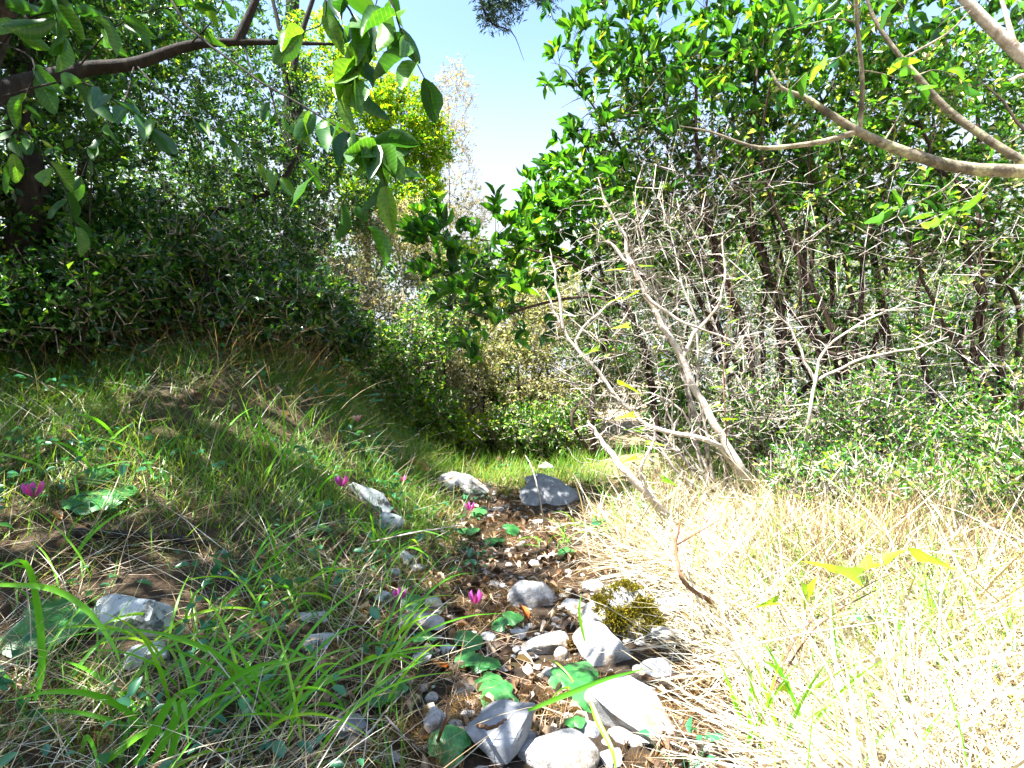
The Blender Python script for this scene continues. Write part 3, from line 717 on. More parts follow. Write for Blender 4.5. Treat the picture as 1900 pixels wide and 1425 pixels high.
brush('shade_shrub', 'shaded shrub screening the foot of the wood at the far left', gz(-4.6, 5.0),
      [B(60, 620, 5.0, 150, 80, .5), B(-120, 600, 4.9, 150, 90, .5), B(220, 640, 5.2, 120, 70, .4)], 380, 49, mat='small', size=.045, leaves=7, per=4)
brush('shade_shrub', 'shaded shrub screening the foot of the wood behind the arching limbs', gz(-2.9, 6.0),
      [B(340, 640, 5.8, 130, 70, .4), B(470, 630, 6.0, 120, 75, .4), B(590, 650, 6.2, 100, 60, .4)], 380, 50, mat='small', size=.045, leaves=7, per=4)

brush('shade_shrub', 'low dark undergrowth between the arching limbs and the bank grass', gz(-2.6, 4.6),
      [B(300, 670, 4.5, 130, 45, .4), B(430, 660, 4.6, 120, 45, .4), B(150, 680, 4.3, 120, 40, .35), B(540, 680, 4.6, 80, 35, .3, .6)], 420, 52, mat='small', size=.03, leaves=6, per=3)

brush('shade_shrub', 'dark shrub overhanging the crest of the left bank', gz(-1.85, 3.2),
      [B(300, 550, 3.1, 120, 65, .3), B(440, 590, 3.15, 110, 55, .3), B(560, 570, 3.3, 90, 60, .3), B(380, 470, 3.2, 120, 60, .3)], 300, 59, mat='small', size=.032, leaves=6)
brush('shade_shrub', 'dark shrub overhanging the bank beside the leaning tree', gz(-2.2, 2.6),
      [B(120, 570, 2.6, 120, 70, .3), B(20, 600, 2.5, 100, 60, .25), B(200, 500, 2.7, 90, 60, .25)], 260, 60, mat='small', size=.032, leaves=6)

# pine bough hanging in from a pine behind the left thicket
b = gz(-2.9, 7.6)
shrub('pine_tree', 'pine with a thin dangling bough in front of the blue sky', 'tree', None,
      [stem([b] + Ps((540, 200), (560, -250), (640, -420), d=7.6), [.12, .1, .07, .05]),
       stem(Ps((560, -240, 7.6), (700, -200, 7.2), (860, -60, 6.9), (905, 35, 6.8), (950, 60, 6.8), (972, 112, 6.8)), [.05, .035, .022, .012, .006, .002], 20)],
      [B(925, 15, 6.8, 45, 25, .3, 1), B(900, -60, 6.9, 90, 50, .4, 1.2), B(1010, -5, 6.8, 25, 18, .2, .4), B(760, -180, 7.1, 140, 70, .5, 1), B(600, -350, 7.5, 200, 120, .8, 1.5)],
      240, 'needle', 'needle', seed=51, per=3, sprig_len=.16, leaves=14, size=.075, ratio=.05, tpl=LEAF_LO, wander=.3, thick=.6)

# far woodland behind the left thicket, one mass of leaves
def far_wood():
    rng = np.random.RandomState(77)
    bl = [B(px, py, d, 170, 130, 1.0, w) for px, py, d, w in [(-250, 300, 8, 1), (-60, 250, 8.5, 1), (120, 330, 8.5, 1.2), (300, 350, 8.5, 1.2), (470, 400, 8.6, 1.2), (620, 430, 9, 1), (100, 560, 8, 1.1), (300, 560, 8, 1.1), (500, 570, 8.3, 1.1), (680, 560, 9, .9), (0, 100, 8.5, .6), (-300, 560, 8, 1), (760, 430, 9.8, .35)]]
    n = 26000
    p = pts_in_blobs(rng, bl, n, .1)
    p[:, 2] = np.maximum(p[:, 2], ground(p[:, 0], p[:, 1]) + .05)
    Fm = frames(rng.normal(0, 1, (n, 3)) + np.array([[0, 0, -.2]]), rng=rng, rough=.8)
    L = .085 * rng.uniform(.6, 1.3, n)
    V, fs, k = scatter(LEAF_LO, p, Fm, L * .3, L)
    o = link('woodland_foliage', mesh('woodland_foliage', V, fs, M['small'], np.repeat(rng.uniform(0, 1, n), k)))
    tag(o, 'mass of dark leaves of the wood deep behind the left thicket', 'foliage', None, 'stuff')
far_wood()

# ------------------------------------------------------------------ overhanging boughs close to the camera
def bough(name, label, cat, stems, twigs, mat, bark, seed, size, ratio, step, extra=None, droop=.6, singles=300, base=None, skip=0.0, nstem=18):
    """twigs: control points; leaves alternate along each twig, hanging."""
    rng = np.random.RandomState(seed)
    base = np.array(stems[0][0][0]) if base is None else base
    root = thing(name, base, label, cat)
    for s in stems:
        V, q = tubes(s[0][None] - base, s[1][None], 10)
        link('limb', mesh('limb', V, [q], M[bark]), root)
    ps, Ys, Ls = [], [], []
    for tw in twigs:
        ctl, r0 = tw[0], tw[1]
        sk = tw[2] if len(tw) > 2 else skip
        p = resample(ctl, 16)
        V, q = tubes(p[None] - base, np.linspace(r0, r0 * .3, 16)[None], 5)
        link('twig', mesh('twig', V, [q], M[bark]), root)
        ln = np.linalg.norm(np.diff(p, axis=0), axis=1).sum()
        m = max(3, int(ln / step))
        for j in range(m):
            t = sk + (1 - sk) * (j + rng.uniform(.2, .9)) / m
            f = t * 14.999; i = int(f); q0 = p[i] + (p[i + 1] - p[i]) * (f - i)
            tan = norm(p[i + 1] - p[i])
            side = norm(np.cross(tan, np.array([0, 0, 1.0])) * (1 if j % 2 else -1) + rng.normal(0, .5, 3))
            ps.append(q0); Ys.append(norm(tan * .5 + side * .8 + np.array([0, 0, -droop * rng.uniform(.2, 1.6)])))
            Ls.append(size * rng.uniform(.7, 1.2))
        ps.append(p[-1]); Ys.append(norm(p[-1] - p[-3] + np.array([0, 0, -.02]))); Ls.append(size)
    ps, Ys, Ls = np.array(ps), np.array(Ys), np.array(Ls)
    Fm = frames(Ys, rng=rng, rough=.9)
    put_leaves(root, base, mat + str(ratio), mat, rng, ps, Fm, Ls * ratio * .5, Ls, singles, ratio=ratio, tpl=LEAF_HI, crown='outer_leaves')
    return root

bO = gz(-2.1, 1.1)
limb_o = stem([bO] + Ps((-300, 420, 1.7), (-60, 200, 2.0), (140, 132, 2.3), (250, 118, 2.35), (350, 85, 2.4), (450, 78, 2.45), (620, 82, 2.5)), [.075, .06, .045, .029, .025, .021, .015, .006], 30)
root_o = bough('overhanging_tree', 'broad-leaved tree whose dark limb and hanging leaves reach in over the bank', 'tree',
      [limb_o, stem(Ps((440, 78, 2.45), (462, 30, 2.45), (490, -40, 2.45)), [.022, .018, .012], 8),
       stem(Ps((-60, 200, 2.0), (60, -150, 1.8), (200, -420, 1.6)), [.05, .04, .02], 10)],
      [(Ps((200, -420, 1.6), (420, -250, 1.35), (560, -90, 1.25), (650, 20, 1.2), (668, 100, 1.2), (655, 160, 1.2)), .004, .5),
       (Ps((420, -250, 1.35), (640, -130, 1.25), (720, -10, 1.2), (745, 60, 1.2), (790, 150, 1.2)), .004, .5),
       (Ps((560, -90, 1.25), (600, -20, 1.2), (600, 40, 1.2), (560, 60, 1.2)), .003, .2),
       (Ps((640, -130, 1.25), (700, -40, 1.22), (690, 40, 1.22)), .003, .2),
       (Ps((200, -420, 1.6), (300, -30, 1.3), (440, 120, 1.2), (560, 195, 1.15), (660, 255, 1.12), (705, 275, 1.1)), .0035, .62),
       (Ps((640, 245, 1.12), (690, 262, 1.1), (705, 300, 1.1), (715, 345, 1.1)), .0022, .2),
       (Ps((500, 160, 1.18), (530, 260, 1.18), (600, 340, 1.18), (680, 420, 1.2)), .0022, .4),
       (Ps((200, -300, 1.5), (120, -120, 1.3), (100, -10, 1.25), (110, 60, 1.25)), .003, .4),
       (Ps((0, 180, 1.6), (130, 150, 1.4), (200, 180, 1.35), (280, 235, 1.35)), .003, .3),
       (Ps((-60, 60, 1.6), (60, 110, 1.5), (40, 200, 1.5), (20, 300, 1.5)), .003, .3),
       (Ps((250, 118, 2.35), (330, 200, 2.2), (430, 260, 2.2), (520, 330, 2.2)), .004, .4),
       (Ps((450, 78, 2.45), (480, 160, 2.4), (540, 230, 2.4)), .004, .3),
       (Ps((140, 132, 2.3), (200, 60, 2.2), (280, 20, 2.1), (360, 10, 2.1)), .004, .2),
       (Ps((250, 118, 2.35), (230, 190, 2.2), (180, 260, 2.1), (150, 330, 2.1)), .004, .2),
       (Ps((350, 85, 2.4), (400, 30, 2.3), (430, -40, 2.2)), .004, .2),
       (Ps((0, 190, 1.9), (60, 260, 1.8), (110, 330, 1.75), (140, 420, 1.75)), .004, .2),
       (Ps((-60, 200, 2.0), (20, 60, 1.7), (120, 20, 1.6), (230, 40, 1.55)), .004, .3)],
      'big', 'bark', 61, .092, .46, .085, skip=.3)
# the rest of its crown, above and left of the frame, unseen and shaped to shade the bank
rngo = np.random.RandomState(62)
so = [stem([bO] + [np.array([-2.3, 1.0, 1.2]), np.array([-2.2, 1.1, 2.2]), np.array([-1.9, 1.5, 3.2])], [.1, .08, .06, .03], 14)]
tpo = pts_in_blobs(rngo, [BW(-2.5, 1.1, 2.6, .7, .8, .5, 1.2), BW(-3.0, 2.2, 2.9, .8, .9, .6, 1.2), BW(-3.2, .3, 2.4, .8, .8, .6, 1), BW(-2.1, .2, 2.7, .6, .6, .4, .8), BW(-1.25, 2.75, 3.1, .5, .45, .25, .6), BW(-1.75, 1.4, 2.9, .55, .7, .3, .9), BW(-1.5, .6, 2.3, .45, .5, .3, .7), BW(-3.4, 3.2, 3.3, .7, .8, .5, .8)], 800)
TWo, TRo = grow(rngo, so, tpo)
V, q = tubes(so[0][0][None] - bO, so[0][1][None], 10)
link('trunk', mesh('trunk', V, [q], M['bark']), root_o)
put_tubes(root_o, bO, 'branches', TWo, TRo, 3, 'bark')
S, d, SL = sprigs(rngo, TWo, 3, .14)
p_, Fm_, W_, L_ = leaves_on(rngo, S, d, 7, .075, .46, rough=.6, droop=.2)
put_leaves(root_o, bO, 'big', 'big', rngo, p_, Fm_, W_, L_, 0, tpl=LEAF_LO)

# right overhang
bR = gz(2.7, 1.75)
limb_r = stem([bR, np.array([2.75, 1.75, .7]), P(2060, 330, 1.8), P(1900, 318, 1.8), P(1790, 312, 1.8), P(1690, 286, 1.8), P(1590, 243, 1.8), P(1500, 185, 1.8), P(1450, 163, 1.8), P(1430, 130, 1.8)],
              [.05, .045, .032, .021, .0195, .017, .0135, .009, .006, .003], 40)
bough('overhanging_limb', 'lichen-spotted grey limb crossing the upper right corner with bright leaves', 'tree',
      [limb_r,
       stem(Ps((1590, 243), (1530, 262), (1440, 274), (1390, 270), (1320, 245), (1262, 234), d=1.8), [.010, .0085, .007, .005, .0035, .0015], 16),
       stem(Ps((1930, 318, 1.8), (1850, 270, 1.82), (1760, 205, 1.85), (1700, 140, 1.85), (1670, 105, 1.85), (1625, 40, 1.85), (1600, -30, 1.85)), [.015, .0125, .011, .0095, .008, .006, .004], 24),
       stem(Ps((1595, 243, 1.8), (1600, 150, 1.75), (1590, 40, 1.7), (1585, -60, 1.65)), [.008, .007, .006, .005], 10),
       stem(Ps((1670, 112, 1.85), (1710, 90, 1.85), (1760, 60, 1.85), (1800, 20, 1.85)), [.005, .004, .003, .002], 10),
       stem(Ps((1640, 262, 1.8), (1660, 230, 1.8), (1690, 180, 1.8)), [.003, .0025, .001], 8)],
      [(Ps((1590, 40, 1.7), (1545, 35, 1.7), (1500, 45, 1.7), (1460, 55, 1.7)), .0025, .1),
       (Ps((1588, 20, 1.7), (1560, -10, 1.68), (1520, 0, 1.66)), .0025, .1),
       (Ps((1595, 80, 1.72), (1550, 110, 1.7), (1510, 125, 1.7), (1460, 170, 1.7)), .0025, .2),
       (Ps((1600, 130, 1.74), (1650, 140, 1.76), (1700, 160, 1.8)), .0022, .2),
       (Ps((1585, -40, 1.66), (1640, -20, 1.7), (1690, 30, 1.74)), .0025, .2),
       (Ps((1700, 140, 1.85), (1740, 130, 1.85), (1790, 150, 1.85)), .0022, .3),
       (Ps((1790, 312, 1.8), (1750, 350, 1.75), (1690, 380, 1.7), (1640, 390, 1.7)), .0025, .5),
       (Ps((1850, 318, 1.8), (1800, 380, 1.75), (1740, 400, 1.7)), .0025, .5)],
      'arb', 'limb', 63, .075, .42, .055, droop=.25)

# pale lichen-covered bough in the upper right corner
bP = gz(3.1, 2.2)
bough('lichen_bough', 'pale lichen-crusted bough slanting through the upper right corner', 'tree',
      [stem([bP, np.array([3.0, 2.2, 1.0]), P(2080, 260, 2.3), P(1960, 160, 2.3), P(1880, 90, 2.3), P(1800, 10, 2.3), P(1740, -60, 2.3)], [.05, .045, .035, .027, .024, .02, .014], 24),
       stem(Ps((1885, 95, 2.3), (1870, 40, 2.3), (1850, -30, 2.3)), [.012, .009, .006], 8),
       stem(Ps((1960, 160, 2.3), (1905, 140, 2.3), (1870, 150, 2.25)), [.014, .009, .004], 8)],
      [(Ps((1800, 10, 2.3), (1770, 20, 2.3), (1740, 50, 2.3)), .003, .2), (Ps((1850, -30, 2.3), (1880, -10, 2.3), (1900, 40, 2.3)), .003, .2)],
      'arb', 'dead', 64, .08, .42, .06, droop=.25)

# ------------------------------------------------------------------ bleached dead branches on the right
def dead(name, label, stems, blobs, tips, seed, mat='dead', wander=.15, thick=1.0):
    rng = np.random.RandomState(seed)
    base = np.array(stems[0][0][0])
    root = thing(name, base, label, 'dead branch')
    for s in stems:
        V, q = tubes(s[0][None] - base, s[1][None], 9)
        link('limb', mesh('limb', V, [q], M[mat]), root)
    tp = pts_in_blobs(rng, blobs, tips)
    tp[:, 2] = np.maximum(tp[:, 2], ground(tp[:, 0], tp[:, 1]) + .02)
    TW, TR = grow(rng, stems, tp, wander, thick, n=7, maxr=.0055, tipr=.0008, follow=.15)
    L = np.linalg.norm(TW[:, -1] - TW[:, 0], axis=1)
    big = np.argsort(-L)[:40]
    for k in big:
        V, q = tubes(TW[k:k + 1] - base, TR[k:k + 1], 5)
        link('twig', mesh('twig', V, [q], M[mat]), root)
    rest = np.setdiff1d(np.arange(len(TW)), big)
    if len(rest):
        put_tubes(root, base, 'fine_twigs', TW[rest], TR[rest], 4, mat)
    return root

bD = g3(1400, 915)
D1 = dead('dead_branch', 'thick bleached dead branch leaning up to the left out of the dry grass',
     [stem([bD] + Ps((1385, 885), (1345, 820), (1300, 740), (1262, 660), (1220, 590), (1185, 520), (1150, 470), (1110, 435), d=2.75), [.021, .0205, .020, .0185, .017, .0145, .012, .009, .005], 34, .004),
      stem(Ps((1265, 665), (1290, 615), (1330, 570), (1345, 500), (1340, 440), d=2.75), [.011, .009, .007, .005, .003], 14, .003),
      stem(Ps((1185, 520), (1165, 475), (1160, 440), (1130, 390), (1110, 330), d=2.75), [.012, .01, .008, .006, .003], 14, .003),
      stem(Ps((1195, 545), (1250, 590), (1300, 610), (1370, 640), d=2.7), [.009, .008, .006, .003], 12, .004)],
     [B(1200, 480, 2.75, 120, 110, .3), B(1300, 600, 2.75, 130, 120, .3), B(1100, 420, 2.8, 80, 90, .2, .7), B(1420, 680, 2.8, 110, 120, .25, .8), B(1330, 430, 2.8, 100, 80, .2, .5)], 330, 71)
bD2 = g3(1395, 905) + np.array([-.05, -.03, 0])
D2 = dead('dead_branch', 'slimmer bleached dead branch arching left towards the middle of the path',
     [stem([bD2] + Ps((1330, 825), (1220, 795), (1150, 745), (1110, 690), (1065, 645), (1035, 590), (1015, 545), d=2.65), [.012, .012, .011, .0105, .0095, .008, .006, .003], 30, .004),
      stem(Ps((1045, 610), (1035, 540), (1028, 490), (1020, 460), d=2.65), [.008, .006, .005, .002], 12, .003),
      stem(Ps((1110, 690), (1070, 640), (1100, 590), (1160, 540), d=2.65), [.007, .006, .005, .003], 12, .004)],
     [B(1090, 610, 2.65, 90, 80, .2), B(1180, 700, 2.6, 110, 80, .2), B(1040, 520, 2.7, 50, 70, .15, .5), B(1260, 790, 2.6, 110, 60, .2, .7)], 220, 72)
bD3 = g3(1270, 985)
D3 = dead('dead_branch', 'low dead branch lying along the sunny verge above the grey rock',
     [stem([bD3 + np.array([0, 0, -.01])] + Ps((1200, 915, 2.45), (1150, 860, 2.45), (1110, 810, 2.5), (1090, 780, 2.5)), [.02, .018, .015, .011, .005], 20, .004),
      stem(Ps((1200, 915, 2.45), (1190, 870, 2.4), (1215, 810, 2.4), (1205, 770, 2.4)), [.009, .007, .005, .002], 12, .003)],
     [B(1150, 830, 2.45, 100, 60, .2), B(1230, 870, 2.4, 70, 70, .2)], 130, 73)
bD4 = g3(1480, 905)
D4 = dead('dead_branch', 'upright pair of pale dead stems rising from the dry grass',
     [stem([bD4] + Ps((1500, 790, 2.7), (1512, 705, 2.7), (1530, 650, 2.7), (1600, 600, 2.7), (1680, 560, 2.7)), [.010, .009, .0075, .006, .0045, .002], 22, .004),
      stem(Ps((1512, 708, 2.7), (1480, 640, 2.72), (1460, 600, 2.72), (1420, 570, 2.7)), [.008, .006, .004, .002], 12, .003),
      stem(Ps((1512, 708, 2.7), (1600, 665, 2.65), (1700, 645, 2.6), (1760, 625, 2.6)), [.007, .006, .004, .002], 12, .003)],
     [B(1450, 640, 2.75, 110, 90, .25), B(1620, 620, 2.7, 110, 70, .25), B(1420, 790, 2.7, 60, 90, .2)], 190, 74)

# ------------------------------------------------------------------ rocks
def fbm(x, y, s, seed=0):
    a = seed * 1.7
    return (np.sin(x * s + a) * np.cos(y * s * 1.13 - a) + .6 * np.sin(x * s * 2.1 - y * s * 1.7 + a * 2) + .4 * np.cos(x * s * 4.3 + y * s * 3.9 + a)) / 2 * .5 + .5

def ico(sub):
    import bmesh
    bm = bmesh.new(); bmesh.ops.create_icosphere(bm, subdivisions=sub, radius=1)
    V = np.array([v.co[:] for v in bm.verts]); Fc = np.array([[v.index for v in f.verts] for f in bm.faces]); bm.free()
    return V, Fc
ICO4 = ico(4); ICO3 = ico(3); ICO2 = ico(2)

ROCKS = []
def rock_mesh(seed, dims, mat, cuts=9, rough=.10, sub=4, boxy=0.0):
    rng = np.random.RandomState(seed)
    V, Fc = {4: ICO4, 3: ICO3, 2: ICO2}[sub]
    V = V.copy()
    if boxy:
        m = np.max(np.abs(V), axis=1, keepdims=True)
        V = V * (1 - boxy) + V / m * boxy
    for _ in range(cuts):
        n = norm(rng.normal(0, 1, 3)); h = rng.uniform(.48, .82)
        dd = V @ n; over = dd > h
        V[over] -= np.outer((dd[over] - h) * .93, n)
    s = rng.uniform(0, 50, 3)
    dsp = np.array([mnoise.fractal(Vector((v * 1.6 + s).tolist()), .9, 2.1, 5) for v in V])
    dsp2 = np.array([mnoise.ridged_multi_fractal(Vector((v * 3.2 + s).tolist()), 1.0, 2.0, 3, 1.0, 2.0) for v in V]) - 1.2
    V = V * (1 + rough * dsp - rough * .22 * dsp2)[:, None]
    V = V * (np.array(dims) * .5)
    me = mesh('rock', V, [Fc], M[mat])
    me.set_sharp_from_angle(angle=math.radians(38))
    return me

def rock(px, py, wpx, hpx, label, mat='rock', seed=1, depth=.8, rot=None, tilt=(0, 0), cuts=9, boxy=0., sink=.42, rough=.15, name='rock', moss=None):
    """px, py: centre of the rock in the photograph; wpx, hpx its size there."""
    g = ray_ground(px, py + hpx * .35)
    d = g[1]; k = d / F
    w = wpx * k; h = max(hpx * k * .8, .02)
    root_z = g[2] + h * (.5 - sink)
    ROCKS.append((g[0], g[1] + w * depth * .25, w * .55))
    rng = random.Random(seed)
    me = rock_mesh(seed, (w * 1.22, w * depth * 1.22, h * 1.22), mat, cuts + 3, rough, 4 if wpx > 60 else 3, boxy)
    loc = (g[0], g[1] + w * depth * .25, root_z)
    rotz = math.radians(rng.uniform(-25, 25) if rot is None else rot)
    if moss is None:
        o = link(name, me, None, loc); tag(o, label, 'rock')
        o.rotation_euler = (math.radians(tilt[0]), math.radians(tilt[1]), rotz)
        return o
    root = thing(name, loc, label, 'rock')
    root.rotation_euler = (math.radians(tilt[0]), math.radians(tilt[1]), rotz)
    link('stone', me, root)
    # moss cushion of short shoots grown on the stone
    V = np.array([v.co[:] for v in me.vertices]); Nn = np.array([v.normal[:] for v in me.vertices])
    mrng = np.random.RandomState(seed + 9)
    c = np.array(moss[1]) * np.array((w, w * depth, h)) * .5
    ok = np.where((np.linalg.norm((V - c) / (np.array((w, w * depth, h)) * .5), axis=1) < moss[2]) & (Nn[:, 2] > -.2))[0]
    pw = np.clip(fbm(V[ok, 0] / w * 9, V[ok, 1] / w * 9, 1.0, seed) - .36, 0, 1) ** 1.3 + .01
    kk = mrng.choice(ok, moss[3], p=pw / pw.sum())
    p = V[kk] + mrng.normal(0, w * .022, (moss[3], 3)) + Nn[kk] * (.008 * fbm(V[kk, 0] * 40, V[kk, 1] * 40, 1.0)[:, None] - .004)
    Y = norm(Nn[kk] + mrng.normal(0, .5, (moss[3], 3)))
    Vv, fs, n_ = scatter(LEAF_LO, p, frames(Y, rng=mrng, rough=1.), mrng.uniform(.0008, .0016, moss[3]), mrng.uniform(.006, .017, moss[3]))
    o = link('moss', mesh('moss', Vv, fs, M[moss[0]], np.repeat(np.clip(mrng.normal(.5, .3, moss[3]), 0, 1), n_)), root); o['kind'] = 'stuff'
    return root

rock(860, 890, 112, 58, 'large pale mossy rock standing across the upper end of the bare path', 'rock', 101, .7, 8, (0, 8), 8, moss=('mossb', (-.1, -.75, -.2), .55, 700))
rock(1025, 905, 130, 75, 'grey shaded rock beside the low dead branch', 'rockg', 102, .8, -10, (0, 14), 8)
rock(1012, 867, 34, 24, 'small dark slate-coloured stone on top of the grey shaded rock', 'rockg', 103, .8, 10, sink=.05)
rock(688, 915, 105, 70, 'greenish pale rock half buried in the grassy left bank', 'rockm', 104, .6, 30, (0, 25), 8)
rock(925, 943, 28, 14, 'small white oblong pebble on dark moss above the cyclamen leaves', 'rock', 105, .7, -8)
rock(990, 1092, 78, 95, 'blinding white rock standing in full sun in the middle of the path', 'rock', 106, .7, 15, (15, 0), 9)
rock(1172, 1135, 140, 120, 'yellow moss-covered rock on the sunny side of the path', 'rock', 107, .8, -20, (8, 6), 8, moss=('mossy', (.05, -.15, .75), .95, 8000))
rock(1250, 1118, 66, 50, 'white rock just right of the yellow mossy rock', 'rock', 108, .8, 10)
rock(1245, 1172, 60, 36, 'white low stone below the yellow mossy rock', 'rock', 109, .8, -15)
rock(770, 1160, 92, 38, 'flat smooth pale stone casting a dark shadow on the left of the path', 'rock', 110, .55, -6, (0, 0), 6, rough=.06, sink=.1)
rock(1013, 1188, 90, 62, 'rounded white stone with rusty moss on its side', 'rock', 111, .7, 12, (0, -6), 7, rough=.07, moss=('mossb', (.6, -.5, -.1), .62, 800))
rock(1132, 1195, 112, 100, 'broad white slab-like rock tilted below the yellow mossy rock', 'rock', 112, .7, -20, (18, 4), 7, boxy=.3)
rock(1222, 1235, 62, 52, 'grey weathered rock at the edge of the dry grass', 'rockg', 113, .8, 20)
rock(1160, 1300, 112, 150, 'long flat rectangular slab lying near the bottom of the path', 'rock', 114, 1.5, 18, (4, 3), 4, boxy=.8, rough=.04, sink=.45)
rock(925, 1372, 150, 95, 'dark grey angular rock with a sheer face at the bottom of the path', 'rockg', 115, .6, -22, (0, -8), 7, boxy=.55, rough=.06, sink=.12)
rock(1030, 1412, 140, 70, 'smooth rounded white stone cut by the bottom edge', 'rock', 116, .8, 5, (0, 0), 5, rough=.05, sink=.2)
rock(1090, 1352, 58, 62, 'bluish grey stone between the rounded white stone and the flat slab', 'rockg', 117, .7, 30)
rock(240, 1130, 150, 115, 'bluish white lichen-blotched rock in the shade of the left bank', 'rockm', 118, .8, -12, (12, 0), 7)
rock(262, 1215, 95, 60, 'lower lichen-blotched rock catching a fleck of sun behind the broad grass', 'rockm', 119, .8, 20)
rock(578, 1142, 58, 26, 'small pale stone sunk in grass left of the path', 'rockm', 120, .7, 0)
rock(582, 1185, 66, 44, 'pale blue-grey stone in grass below the small sunken one', 'rockm', 121, .7, 15)
rock(632, 1345, 74, 60, 'shaded grey stone among grass at the lower left of the path', 'rockg', 122, .8, -15)
rock(800, 1115, 42, 36, 'lumpy pale stone next to the heart-shaped leaf under the magenta flower', 'rock', 123, .8, 0)
rock(757, 1030, 36, 52, 'upright bluish stone at the left rim of the dark moss', 'rockm', 124, .8, 10)
rock(802, 1340, 36, 76, 'narrow pale splinter of rock standing upright near the bottom', 'rock', 125, .8, 10, (0, 12), 8, sink=.15)
rock(772, 1052, 34, 18, 'small buff stone below the upright bluish stone', 'rock', 126)
rock(725, 1060, 32, 18, 'flat buff stone at the left rim of the path under long grass', 'rock', 127)
rock(707, 1105, 44, 40, 'greenish stone left of the magenta flower by the path', 'rockm', 128)
rock(935, 1333, 40, 30, 'little lilac-grey stone above the dark angular rock', 'rock', 129)
rock(783, 1218, 40, 26, 'small rounded grey stone below the flat smooth stone', 'rockm', 130)
rock(830, 1200, 30, 46, 'slim bluish stone beside the heart-shaped leaves', 'rockm', 131)
rock(1182, 1372, 48, 38, 'bright white stone right of the bottom of the flat slab', 'rock', 132)
rock(1130, 1405, 56, 40, 'dark pitted stone right of the rounded white stone', 'rockg', 133)
rock(1040, 1215, 26, 34, 'white chip of stone leaning on the rounded mossy one', 'rock', 134, sink=.1)
rock(1063, 1118, 40, 30, 'white stone between the blinding white rock and the mossy rock', 'rock', 135)
rock(1100, 1085, 44, 30, 'sunlit stone above the yellow mossy rock', 'rock', 136)
rock(990, 1043, 24, 24, 'small bluish chip above the blinding white rock', 'rock', 137)
rock(998, 967, 22, 14, 'tiny white stone on the right rim of the dark moss', 'rock', 138)
rock(720, 965, 50, 60, 'long pale stone buried in the bank beneath the greenish rock', 'rockm', 139, .6, 30, (0, 30))
rock(905, 958, 20, 12, 'tiny white chip under the oblong pebble', 'rock', 140)

def pebbles():
    rng = np.random.RandomState(201)
    n = 560
    y = .75 + 3.4 * rng.uniform(0, 1, n) ** 1.6
    x = path_x(y) + rng.normal(.02, .20, n) * (1 + .2 * (rng.uniform(size=n) > .8))
    V0, F0 = ICO2
    r = rng.uniform(.005, .016, n) * np.where(rng.uniform(size=n) > .9, 1.7, 1)
    Vs, Fs = [], []
    for i in range(n):
        v = V0.copy()
        for _ in range(4):
            nn = norm(rng.normal(0, 1, 3)); dd = v @ nn; o = dd > .65
            v[o] -= np.outer(dd[o] - .65, nn)
        v = v * r[i] * np.array([1.2, 1, .6]) * rng.uniform(.8, 1.25, 3)
        Vs.append(v + np.array([x[i], y[i], float(ground(x[i], y[i])) + r[i] * .2])); Fs.append(F0 + i * len(V0))
    o = link('gravel', mesh('gravel', np.concatenate(Vs), [np.concatenate(Fs)], M['rock'], smooth=False))
    tag(o, 'scattered white limestone chips along the path', 'gravel', None, 'stuff')
pebbles()

# ------------------------------------------------------------------ moss, litter, grasses (nobody could count these)
def clear_of_rocks(x, y):
    k = np.ones(len(x), bool)
    for rx, ry, rr in ROCKS:
        k &= (x - rx) ** 2 + ((y - ry) * .8 + .02) ** 2 > rr * rr
    return k

def clumpy(rng, n, xr, yr, dens, yp=1.5):
    """Random ground points with more of them near the camera, kept by dens(x, y)."""
    out = []
    tot = 0
    while tot < n:
        m = n * 3
        y = yr[0] + (yr[1] - yr[0]) * rng.uniform(0, 1, m) ** yp
        x = xr[0] + (xr[1] - xr[0]) * rng.uniform(0, 1, m)
        vis = np.abs(x) < y * 1.02 + .25
        k = (rng.uniform(0, 1, m) < dens(x, y)) & vis & clear_of_rocks(x, y)
        out.append(np.stack([x[k], y[k]], -1)); tot += k.sum()
    xy = np.concatenate(out)[:n]
    return np.column_stack([xy, ground(xy[:, 0], xy[:, 1])])

def U(x, y):
    return x - path_x(np.clip(y, 0, 9))

def stuffobj(name, V, fs, mat, tint, label, cat):
    o = link(name, mesh(name, V, fs, M[mat], tint))
    return tag(o, label, cat, None, 'stuff')

def moss_layer():
    rng = np.random.RandomState(301)
    dens = lambda x, y: np.maximum(sstep(.62 - np.abs(U(x, y)), 0, .25), .6 * (y < 1.9) * (x < 0)) * sstep(fbm(x, y, 6.5, 1), .40, .58)
    p = clumpy(rng, 52000, (-1.7, .9), (.7, 4.2), dens, 1.7)
    n = len(p)
    mound = sstep(fbm(p[:, 0], p[:, 1], 6.5, 1), .45, .8) * .035
    p[:, 2] += mound * rng.uniform(.2, 1, n)
    L = rng.uniform(.012, .032, n)
    V, fs, k = blades(p, rng.uniform(0, 6.28, n), L, rng.uniform(.0012, .0026, n), rng.uniform(0, .9, n), rng.uniform(.2, 1.5, n), 1, False, rng)
    t = np.clip(fbm(p[:, 0], p[:, 1], 11, 3) * .9 + rng.normal(0, .2, n), 0, 1)
    stuffobj('moss', V, fs, 'mossb', np.repeat(t, k), 'rusty brown moss cushions over the earth of the path', 'moss')
moss_layer()

